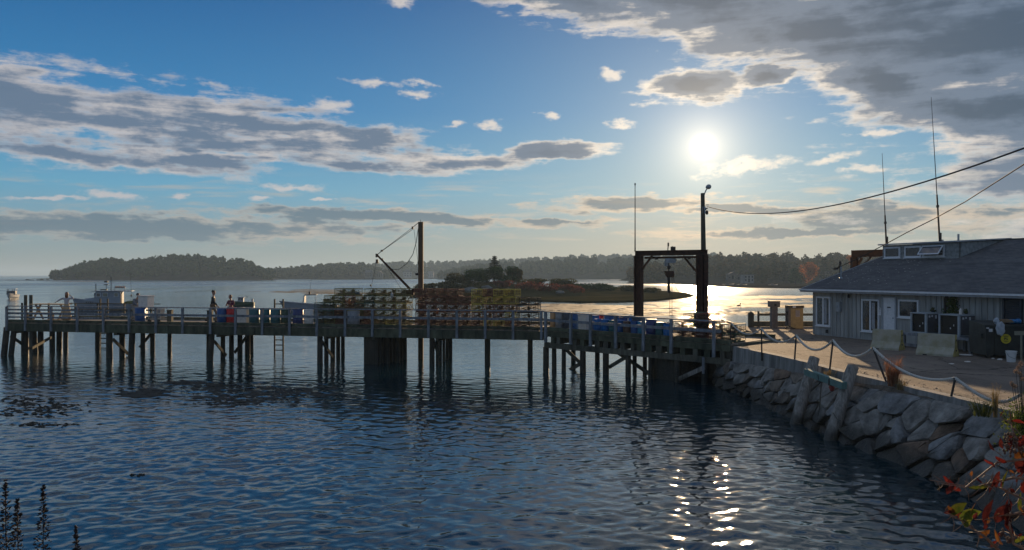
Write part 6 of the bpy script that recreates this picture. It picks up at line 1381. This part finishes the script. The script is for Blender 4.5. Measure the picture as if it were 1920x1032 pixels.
# ============================================================ PEOPLE
skin = mat('skin', (.35, .2, .14), .6, .1, 10)
def cloth(n, c): return mat(n, c, .85, .15, 12, .2)
def skinned(name, joints, edges, m, par, sub=1):
    me = bpy.data.meshes.new(name); me.from_pydata([j[0] for j in joints], edges, []); me.materials.append(m); ob = bpy.data.objects.new(name, me); C.objects.link(ob); ob.parent = par
    ob.modifiers.new('skin', 'SKIN').use_smooth_shade = True
    for i, j in enumerate(joints): r = j[1]; me.skin_vertices[0].data[i].radius = (r, r) if not isinstance(r, tuple) else r; me.skin_vertices[0].data[i].use_root = (i == 0)
    s = ob.modifiers.new('sub', 'SUBSURF'); s.levels = sub; s.render_levels = sub; return ob
def person(loc, rz, S, pose, shirt, trouser, hairc, hairlen, label, skirt=None):
    """pose: dict of joint positions (x sideways, y forward is -y, z up) for a 1.72 m figure"""
    e = empty('person', loc, rz); e.scale = (S, S, S); tag(e, label, 'person')
    J = dict(hip=(0, 0, .94), chest=(0, 0, 1.22), neck=(0, 0, 1.45), head=(0, -.02, 1.60), lsh=(-.18, 0, 1.38), rsh=(.18, 0, 1.38), lel=(-.24, .02, 1.12), rel=(.24, .02, 1.12), lwr=(-.25, -.06, .88), rwr=(.25, -.06, .88),
             lhp=(-.09, 0, .90), rhp=(.09, 0, .90), lkn=(-.10, -.02, .50), rkn=(.10, -.02, .50), lan=(-.10, .02, .09), ran=(.10, .02, .09)); J.update(pose)
    v = {k: Vector(p) for k, p in J.items()}
    names = ['hip', 'chest', 'neck', 'head', 'lsh', 'lel', 'lwr', 'rsh', 'rel', 'rwr', 'lhp', 'lkn', 'lan', 'rhp', 'rkn', 'ran']
    rad = dict(hip=(.13, .10), chest=(.14, .10), neck=.05, head=.05, lsh=.055, rsh=.055, lel=.04, rel=.04, lwr=.027, rwr=.027, lhp=.085, rhp=.085, lkn=.055, rkn=.055, lan=.036, ran=.036)
    E = [('hip', 'chest'), ('chest', 'neck'), ('neck', 'head'), ('chest', 'lsh'), ('lsh', 'lel'), ('lel', 'lwr'), ('chest', 'rsh'), ('rsh', 'rel'), ('rel', 'rwr'), ('hip', 'lhp'), ('lhp', 'lkn'), ('lkn', 'lan'), ('hip', 'rhp'), ('rhp', 'rkn'), ('rkn', 'ran')]
    js = [(tuple(v[n]), rad[n]) for n in names]; ed = [(names.index(a), names.index(b)) for a, b in E]
    for s in 'lr':                                     # palm, four fingers and a thumb; foot
        w = v[s + 'wr']; d = (w - v[s + 'el']).normalized(); sd_ = Vector((0, 1, 0)).cross(d); sd_ = (Vector((1, 0, 0)) if sd_.length < .2 else sd_.normalized()); up = d.cross(sd_).normalized()
        pi = len(js); js.append((tuple(w + d * .07), (.035, .018))); ed.append((names.index(s + 'wr'), pi))
        for k, L in enumerate((.07, .085, .08, .06)):
            b0 = w + d * .09 + up * (.024 - .016 * k); js.append((tuple(b0 + d * L * .5 + up * (.004 * (1.5 - k))), .0085)); js.append((tuple(b0 + d * L + sd_ * .02), .0075)); ed += [(pi, len(js) - 2), (len(js) - 2, len(js) - 1)]
        js.append((tuple(w + d * .07 + up * .05), .010)); js.append((tuple(w + d * .11 + up * .06), .008)); ed += [(pi, len(js) - 2), (len(js) - 2, len(js) - 1)]
    skinned('body', js, ed, skin, e)
    h = v['head']; hd = MB(); pr_ = [(.02, -.13), (.055, -.115), (.07, -.08), (.078, -.03), (.085, .02), (.082, .07), (.06, .11), (.02, .125)]
    hd.lathe(pr_, tuple(h + Vector((0, 0, .02))), 16, sx=.92, sy=1.12); hd.add([tuple(h + Vector(q)) for q in ((-.012, -.088, .04), (.012, -.088, .04), (0, -.118, .0), (-.017, -.088, -.01), (.017, -.088, -.01))], [(0, 2, 1), (0, 3, 2), (1, 2, 4), (3, 4, 2)])
    for sx in (-1, 1): hd.lathe([(.004, -.03), (.014, -.01), (.016, .02), (.004, .03)], tuple(h + Vector((sx * .082, .005, .01))), 6, sx=.6)
    hd.build('head', skin, e, smooth=True)
    MB().lathe([(.001, -.006), (.01, 0), (.001, .006)], tuple(h + Vector((-.03, -.088, .03))), 6).lathe([(.001, -.006), (.01, 0), (.001, .006)], tuple(h + Vector((.03, -.088, .03))), 6).build('eyes', black_metal, e)
    MB().box(tuple(h + Vector((0, -.085, -.045))), (.04, .012, .008)).build('mouth', mat('lips', (.25, .08, .07), .6, .1, 5), e)
    hb_ = MB(); hb_.lathe([(.075, -.02 - hairlen), (.096, -.03 - hairlen * .6), (.10, .02), (.094, .08), (.07, .125), (.02, .145)] if hairlen > 0 else [(.085, .035), (.095, .06), (.088, .10), (.06, .135), (.02, .145)], tuple(h + Vector((0, .02, .02))), 14, sx=.98, sy=1.05)
    hb_.build('hair', hairc, e, smooth=True)
    k = .018
    sh = ['chest', 'hip', 'neck', 'lsh', 'lel', 'lwr', 'rsh', 'rel', 'rwr']
    pv = dict(v); pv['neck'] = v['neck'] - Vector((0, 0, .05)); pv['lwr'] = v['lwr'] + (v['lel'] - v['lwr']) * .08; pv['rwr'] = v['rwr'] + (v['rel'] - v['rwr']) * .08
    rr = {n: (tuple(q + k for q in rad[n]) if isinstance(rad[n], tuple) else rad[n] + k) for n in rad}; rr['neck'] = .06
    skinned('shirt', [(tuple(pv[n]), rr[n]) for n in sh], [(1, 0), (0, 2), (0, 3), (3, 4), (4, 5), (0, 6), (6, 7), (7, 8)], shirt, e)
    if skirt:
        MB().lathe([(.30, .06), (.27, .3), (.21, .7), (.15, .98), (.13, 1.03)], (v['hip'].x, v['hip'].y, 0), 18, sy=.8).build('long_skirt', skirt, e, smooth=True)
    else:
        tr = ['hip', 'lhp', 'lkn', 'lan', 'rhp', 'rkn', 'ran']; skinned('trousers', [(tuple(v[n]), rr[n]) for n in tr], [(0, 1), (1, 2), (2, 3), (0, 4), (4, 5), (5, 6)], trouser, e)
    for s in 'lr': a = v[s + 'an']; MB().add([(a.x - .045, a.y + .06, a.z - .09), (a.x + .045, a.y + .06, a.z - .09), (a.x + .05, a.y - .18, a.z - .09), (a.x - .05, a.y - .18, a.z - .09), (a.x - .04, a.y + .05, a.z + .03), (a.x + .04, a.y + .05, a.z + .03), (a.x + .035, a.y - .17, a.z - .04), (a.x - .035, a.y - .17, a.z - .04)], [(3, 2, 1, 0), (4, 5, 6, 7), (0, 1, 5, 4), (1, 2, 6, 5), (2, 3, 7, 6), (3, 0, 4, 7)]).build('shoe', black_metal, e)
    return e
brown_h = mat('auburn_hair', (.13, .045, .02), .6, .2, 10); dark_h = mat('dark_hair', (.018, .012, .01), .6, .2, 10)
def onmain(px, w): return MAIN.at(MAIN.px(px, w), w, DK)
person(onmain(125, 2.2), 0, .98, dict(lel=(-.42, .02, 1.30), lwr=(-.62, 0, 1.16), rel=(.40, .05, 1.34), rwr=(.24, .0, 1.52)), cloth('white_shirt', (.45, .44, .46)), None, brown_h, .20, 'woman with long auburn hair in white top and long beige skirt', skirt=cloth('beige_skirt', (.42, .30, .17)))
person(onmain(252, 2.0), R(65), 1.0, dict(chest=(0, -.12, 1.20), neck=(0, -.24, 1.40), head=(0, -.31, 1.53), lsh=(-.18, -.18, 1.34), rsh=(.18, -.18, 1.34), lel=(-.2, -.28, 1.08), rel=(.2, -.24, 1.08), lwr=(-.18, -.48, .98), rwr=(.18, -.44, .95), lkn=(-.1, -.16, .5), lan=(-.1, -.1, .09), rkn=(.1, .12, .5), ran=(.1, .42, .12)),
       cloth('grey_shirt', (.16, .18, .21)), cloth('light_trousers', (.3, .27, .23)), dark_h, 0, 'dark-haired man in a grey shirt leaning forward as he walks left of the crate')
person(onmain(400, 2.6), R(95), 1.06, dict(lel=(-.25, -.10, 1.12), lwr=(-.26, -.28, .92), rel=(.25, .16, 1.12), rwr=(.26, .18, .86), lkn=(-.1, -.2, .5), lan=(-.1, -.16, .09), rkn=(.1, .14, .49), ran=(.1, .42, .14)),
       cloth('black_shirt', (.02, .025, .03)), cloth('khaki_shorts', (.16, .13, .09)), dark_h, 0, 'man in black top striding along the pier beside the square bollard')
person(onmain(433, 2.4), R(-20), .93, dict(chest=(0, -.04, 1.2), head=(0, -.08, 1.58), lel=(-.26, -.06, 1.12), rel=(.26, -.06, 1.12), lwr=(-.12, -.28, 1.08), rwr=(.12, -.28, 1.08)), cloth('maroon_hoodie', (.12, .03, .05)), cloth('blue_jeans', (.04, .06, .12)), brown_h, .04, 'person in a maroon hoodie standing behind the red barrel')

# ============================================================ PLANTS ON THE QUAY AND IN FRONT
drym = foliage('dry_reddish_grass', (.22, .10, .06), (.34, .17, .09), .35, 8); weedg = foliage('green_weed', (.045, .07, .02), (.10, .11, .03), .3, 8); strawm = foliage('straw_grass', (.2, .15, .07), (.32, .24, .11), .3, 8)
def tuft(loc, h, r, n, m, lab, name='grass_tuft', lean=.35, w=.006, seed=1, seeds=None):
    e = empty(name, loc); tag(e, lab, 'plant'); rs = random.Random(seed); b = MB(); lf = []
    for k in range(n):
        a = rs.uniform(0, 6.28); r0 = r * .35 * rs.random(); L = h * rs.uniform(.45, 1.05); dx, dy = math.cos(a) * lean * L * rs.random(), math.sin(a) * lean * L * rs.random(); x0, y0 = math.cos(a) * r0, math.sin(a) * r0
        p0, p1, p2 = (x0, y0, -.03), (x0 + dx * .4, y0 + dy * .4, L * .55), (x0 + dx, y0 + dy, L); q = rs.uniform(0, 3.14); wx, wy = math.cos(q) * w, math.sin(q) * w
        b.add([(p0[0] - wx, p0[1] - wy, p0[2]), (p0[0] + wx, p0[1] + wy, p0[2]), (p1[0] + wx, p1[1] + wy, p1[2]), (p1[0] - wx, p1[1] - wy, p1[2]), p2], [(0, 1, 2, 3), (3, 2, 4)])
        for j in range(seeds or 0):
            f = rs.uniform(.35, 1); lf.append((x0 + dx * f + rs.gauss(0, .025), y0 + dy * f + rs.gauss(0, .025), L * f + rs.gauss(0, .02)))
    b.build('stems', m, e)
    if lf: leafmesh('seed_heads', lf, np.tile([0, 0, 1.], (len(lf), 1)), .014, m, e)['kind'] = 'stuff'
    return e
tuft((X_(1675, 21.9), 21.9, -.02), .82, .42, 210, drym, 'dry reddish seeding tuft growing at the kerb beside the leaning post', seeds=9, lean=.38)
tuft((X_(1690, 21.5), 21.5, -.05), .3, .4, 90, strawm, 'short straw grass at the foot of the reddish tuft', seed=3, lean=.6)
tuft((X_(1866, 17.6), 17.6, -.1), .72, .16, 50, strawm, 'tall pale seeding weed under the last rope span', seed=5, seeds=12, lean=.16)
tuft((X_(1842, 17.7), 17.7, -.1), .38, .5, 110, weedg, 'low green and straw weeds under the last rope span', seed=6, seeds=4, lean=.9)
tuft((X_(1905, 16.6), 16.6, -.12), .35, .5, 90, weedg, 'low weeds at the foot of the seeding bush', seed=7, seeds=5, lean=.9)
tuft((X_(1560, 24.6), 24.8, -.1), .2, .4, 60, strawm, 'small dry weeds on the coping behind the right fender pile', seed=9, lean=.9)
# climbing plant on the wall
vp = bw(bl(1789), -.25, .5); vn = empty('climbing_plant', vp); tag(vn, 'green climbing plant growing up the wall behind the condenser units', 'plant')
b = MB(); ps = []; rs = np.random.RandomState(3)
for k in range(7):
    x = rs.uniform(-.35, .35); b.tube([(x, 0, 0), (x * .6 + .1, 0, .8), (x * .3 + .12, 0, 1.0 + rs.uniform(0, .75))], [.012, .006, .004], 5)
b.build('stem', bark, vn)
n = 700; z = rs.uniform(.3, 1.8, n); wd = .42 * (1.9 - z) / 1.3; ps = np.stack([rs.normal(size=n) * wd * .6 + .1, rs.uniform(-.22, .05, n), z], 1)
leafmesh('leaf_mass', ps, np.tile([-.6, -.6, .3], (n, 1)), .05, foliage('vine_leaves', (.04, .075, .02), (.09, .12, .03), .3, 6), vn)
for (px, Y, z0, r, lab) in ((1748, 32.9, 1.5, .1, 'small green plant on top of the left condenser unit'), (1812, 31.2, 1.5, .12, 'small green plant at the right on the right condenser unit')):
    e = empty('potted_plant', (X_(px, Y), Y, z0 - .02)); tag(e, lab, 'plant'); blobcrown((0, 0, .1), r * 1.4, r, r, 140, weedg, .03, e, 'leaf_mass', 3, seed=int(px)); MB().lathe([(.05, 0), (.07, .08)], n=10).build('pot', black_metal, e)
tag(MB().lathe([(.05, 0), (.055, .17), (.02, .2), (.02, .24)], n=12).build('white_bottle', white_plastic, loc=(X_(1801, 31.0), 31.0, 1.48)), 'small white bottle standing on the right condenser unit', 'bottle')
# bush with fluffy seed heads at the right edge
by = 15.6; bs = empty('seeding_bush', (X_(1915, by), by, -.25)); tag(bs, 'bushy green weed with fluffy pale seed heads at the right edge', 'bush')
blobcrown((.1, 0, .32), .38, .35, .38, 2600, foliage('bush_leaves', (.05, .09, .02), (.13, .16, .03), .4, 8), bs, .028, bs, 'leaf_mass', 9, 5) if False else leafmesh('leaf_mass', np.random.normal(size=(2600, 3)) * np.array([.17, .17, .22]) + np.array([.12, 0, .32]), np.random.normal(size=(2600, 3)), .03, foliage('bush_leaves', (.05, .09, .02), (.13, .16, .03), .4, 8), bs, aspect=.4)
b = MB(); hds = MB(); rs = random.Random(4); 
heads = [(1914, 682), (1905, 697), (1913, 702), (1897, 720), (1910, 690), (1902, 725), (1918, 712)]
for (px, py) in heads:
    p = Vector(P(px, py, by)) - bs.location; b.tube([(p.x * .4 + .05, 0, .2), (p.x * .8 + .02, 0, p.z * .7), tuple(p)], [.008, .006, .004], 5)
    for k in range(46):
        d = Vector((rs.gauss(0, 1), rs.gauss(0, 1), rs.gauss(0, 1))).normalized(); hds.beam(tuple(p + d * .012), tuple(p + d * .05), .007, .007)
b.build('stem', bark, bs); hds_ = hds.build('seed_head', foliage('fluffy_seed', (.45, .34, .25), (.6, .48, .36), .5, 8), bs); hds_['kind'] = 'stuff'
# dark seeding stalks at the bottom left, close to the camera
stm = mat('dark_seed_stalk', (.03, .022, .02), .8, .4, 40, 0, island=.4, transl=.15)
def stalk(px, ytop, Y, lab, seed, w=1):
    top = Vector(P(px, ytop, Y)); zb = 1.35 if Y < 2.2 else 1.35 - (Y - 2.2) * .46; base = Vector((top.x + random.uniform(-.02, .02), Y, zb - .1)); e = empty('seeding_stalk', tuple(base)); tag(e, lab, 'plant', 'dark seeding stalks at the lower left')
    t = top - base; MB().tube([(0, 0, 0), tuple(t * .5 + Vector((.006, 0, 0))), tuple(t)], [.004, .003, .0015], 6).build('stem', stm, e)
    rs = random.Random(seed); L = t.length; b = MB(); s = 0.0
    while s < min(L, .62):
        p = t * (1 - s / L); wd = (.004 + .028 * min(1, s / .22)) * w
        for k in range(3):
            a = rs.uniform(0, 6.28); r = wd * rs.uniform(.2, 1.0); c = p + Vector((math.cos(a) * r, math.sin(a) * r, rs.uniform(-.008, .012))); z = rs.uniform(.005, .010)
            d = Vector((math.cos(a), math.sin(a), rs.uniform(-.3, 1))).normalized() * z; u = d.cross(Vector((0, 0, 1))).normalized() * z * .5; n_ = d.cross(u).normalized() * z * .4
            b.add([c - d, c + u, c + d, c - u, c + n_, c - n_], [(0, 1, 4), (1, 2, 4), (2, 3, 4), (3, 0, 4), (1, 0, 5), (2, 1, 5), (3, 2, 5), (0, 3, 5)])
        s += .0042
    b.build('seed_heads', stm, e)['kind'] = 'stuff'
stalk(10, 905, 3.0, 'dark seeding stalk at the left frame edge', 1); stalk(32, 937, 3.0, 'shorter dark seeding stalk second from the left edge', 2); stalk(81, 915, 3.0, 'tall dark seeding stalk third from the left edge', 3, 1.05); stalk(142, 991, 3.0, 'lowest dark seeding stalk, rightmost of the four', 4, .8); 
# autumn bramble at the bottom right, close to the camera
bp = Vector(P(1990, 1060, 4.2)); br_ = empty('autumn_bramble', (bp.x, 4.2, .35)); tag(br_, 'arching bramble with red and yellow-green autumn leaves in the lower right corner', 'plant'); ob_ = tuple(br_.location)
caneM = mat('bramble_cane', (.20, .12, .08), .7, .3, 30); q = lambda px, py, Y=4.2: P(px, py, Y)
canes = [[(1990, 1060), (1960, 880), (1920, 862), (1870, 868), (1810, 915) , (1765, 908)], [(1990, 1040), (1950, 960), (1925, 940), (1895, 925), (1870, 913), (1820, 914), (1744, 901)], [(1985, 1050), (1930, 900), (1908, 835), (1897, 800), (1893, 770)],
         [(1990, 1050), (1930, 955), (1900, 965), (1865, 970), (1845, 975)], [(1880, 1040), (1850, 1010), (1822, 990), (1800, 975), (1780, 966)], [(1990, 1000), (1940, 870), (1925, 845), (1910, 835), (1890, 830)], [(1960, 1050), (1900, 1020), (1893, 985), (1890, 970)], [(1960, 900), (1900, 897), (1860, 906), (1835, 912)]]
b = MB()
for c in canes: b.tube([q(x, y, 4.2 + .08 * math.sin(i + x)) for i, (x, y) in enumerate(c)], [.009 - .0065 * i / (len(c) - 1) for i in range(len(c))], 7)
b.build('cane', caneM, br_, ob_)
lfm = {'red': foliage('red_leaf', (.11, .012, .012), (.2, .03, .02), .3, 30), 'dark': foliage('dark_red_leaf', (.05, .012, .012), (.11, .022, .018), .3, 30), 'green': foliage('yellow_green_leaf', (.05, .085, .012), (.15, .15, .025), .3, 40), 'orange': foliage('orange_leaf', (.16, .06, .018), (.22, .09, .025), .3, 30)}
def leaf(px, py, L, ang, kind, tilt=.5, wd=.30, Y=4.2):
    c = Vector(P(px, py, Y)); rs = random.Random(px * 7 + py); n = 7; vs = []; L = L / F * Y * .85; wd *= .72
    Rm = Matrix.Rotation(R(-ang), 3, 'Y') @ Matrix.Rotation(tilt * rs.choice((-1, 1)), 3, 'X')
    for i in range(n + 1):
        t = i / n; w = L * wd * math.sin(math.pi * min(1, t * .93 + .04)) ** .8 * (1 - .25 * t) * rs.uniform(.8, 1.15); cu = -.30 * L * t * t + rs.uniform(-.02, .02) * L
        for s in (-1, 0, 1): vs.append(c + Rm @ Vector((L * t, .0 + (abs(s) * .25) * w, s * w + cu)))
    fs = [(i * 3 + k, i * 3 + k + 1, (i + 1) * 3 + k + 1, (i + 1) * 3 + k) for i in range(n) for k in range(2)]
    MB().add(vs, fs).build('leaf', lfm[kind], br_, ob_)
for a in [(1802, 920, 45, 155, 'red'), (1852, 912, 42, 200, 'green', .3, .22), (1880, 915, 40, 80, 'green', .6, .25), (1868, 915, 36, 100, 'dark'), (1855, 925, 28, 70, 'dark'), (1795, 968, 32, 150, 'orange', .5, .3), (1783, 968, 42, 60, 'green', .5, .4), (1800, 975, 46, 40, 'green', .4, .4), (1812, 990, 40, 95, 'green', .3, .42),
          (1848, 985, 55, 85, 'dark', .4, .4), (1868, 980, 50, 70, 'dark', .6, .4), (1890, 975, 42, 100, 'dark', .5, .4), (1895, 790, 36, 0, 'red', .8, .25), (1888, 868, 30, 170, 'red', .4, .3), (1893, 845, 30, 100, 'dark'), (1903, 860, 26, 40, 'orange', .4, .5), (1906, 880, 34, 60, 'dark', .4, .5), (1880, 842, 24, 120, 'dark'),
          (1912, 885, 30, 30, 'red', .5, .4), (1905, 905, 30, 60, 'dark'), (1838, 1010, 26, 60, 'orange', .6, .4), (1900, 1000, 44, 120, 'dark', .4, .4), (1915, 960, 40, 100, 'green', .5, .35), (1790, 960, 24, 200, 'dark', .4, .4), (1815, 960, 22, 10, 'dark'), (1862, 870, 20, 170, 'red'), (1918, 925, 36, 80, 'red', .5, .4), (1900, 1020, 40, 30, 'green', .5, .35), (1880, 1022, 34, 130, 'orange', .5, .3)]: leaf(*a)
rs = random.Random(33); tw = MB(); kd = ['dark', 'dark', 'dark', 'dark', 'red', 'orange']
for c in canes:
    for i in range(len(c) - 1):
        for k in range(5):
            f = rs.random(); x, y = c[i][0] + (c[i + 1][0] - c[i][0]) * f, c[i][1] + (c[i + 1][1] - c[i][1]) * f
            if x > 1935: continue
            dx, dy = rs.uniform(-26, 20), rs.uniform(-24, 30); tw.tube([q(x, y), q(x + dx * .5 + 3, y + dy * .5, 4.2 + rs.uniform(-.05, .05)), q(x + dx, y + dy, 4.2 + rs.uniform(-.1, .1))], [.0028, .002, .001], 5)
            if rs.random() < .3: leaf(int(x + dx), int(y + dy), rs.uniform(11, 26), rs.uniform(30, 160), rs.choice(kd), rs.uniform(.3, 1.2), rs.uniform(.3, .6), 4.2 + rs.uniform(-.1, .1))
tw.build('twigs', caneM, br_, ob_)['kind'] = 'stuff'
b = MB(); rs = random.Random(12)
for (px, py) in ((1890, 822), (1897, 835), (1885, 838), (1900, 845), (1893, 815), (1905, 828), (1889, 850), (1913, 838), (1880, 1000), (1888, 1008), (1897, 1012)):
    for k in range(7): c = Vector(q(px + rs.gauss(0, 4), py + rs.gauss(0, 4), 4.2 + rs.gauss(0, .01))); b.lathe([(.002, -.008), (.007, 0), (.003, .009)], tuple(c), 6)
bc_ = b.build('berry_cluster', mat('dry_berry', (.12, .07, .05), .8, .4, 40), br_, ob_); bc_['kind'] = 'stuff'

# ============================================================ HAZE
HAZE = .00023
hm = bpy.data.materials.new('haze_air'); hm.use_nodes = True; t = hm.node_tree; t.nodes.clear(); pv = t.nodes.new('ShaderNodeVolumePrincipled'); pv.inputs['Density'].default_value = HAZE
pv.inputs['Color'].default_value = (.52, .74, 1.0, 1); pv.inputs['Anisotropy'].default_value = .2; mo = t.nodes.new('ShaderNodeOutputMaterial'); t.links.new(pv.outputs[0], mo.inputs['Volume'])
hz = MB().box((0, 4400, 27), (19800, 9900, 64)).build('haze', hm); hz['kind'] = 'stuff'; hz.display_type = 'WIRE'
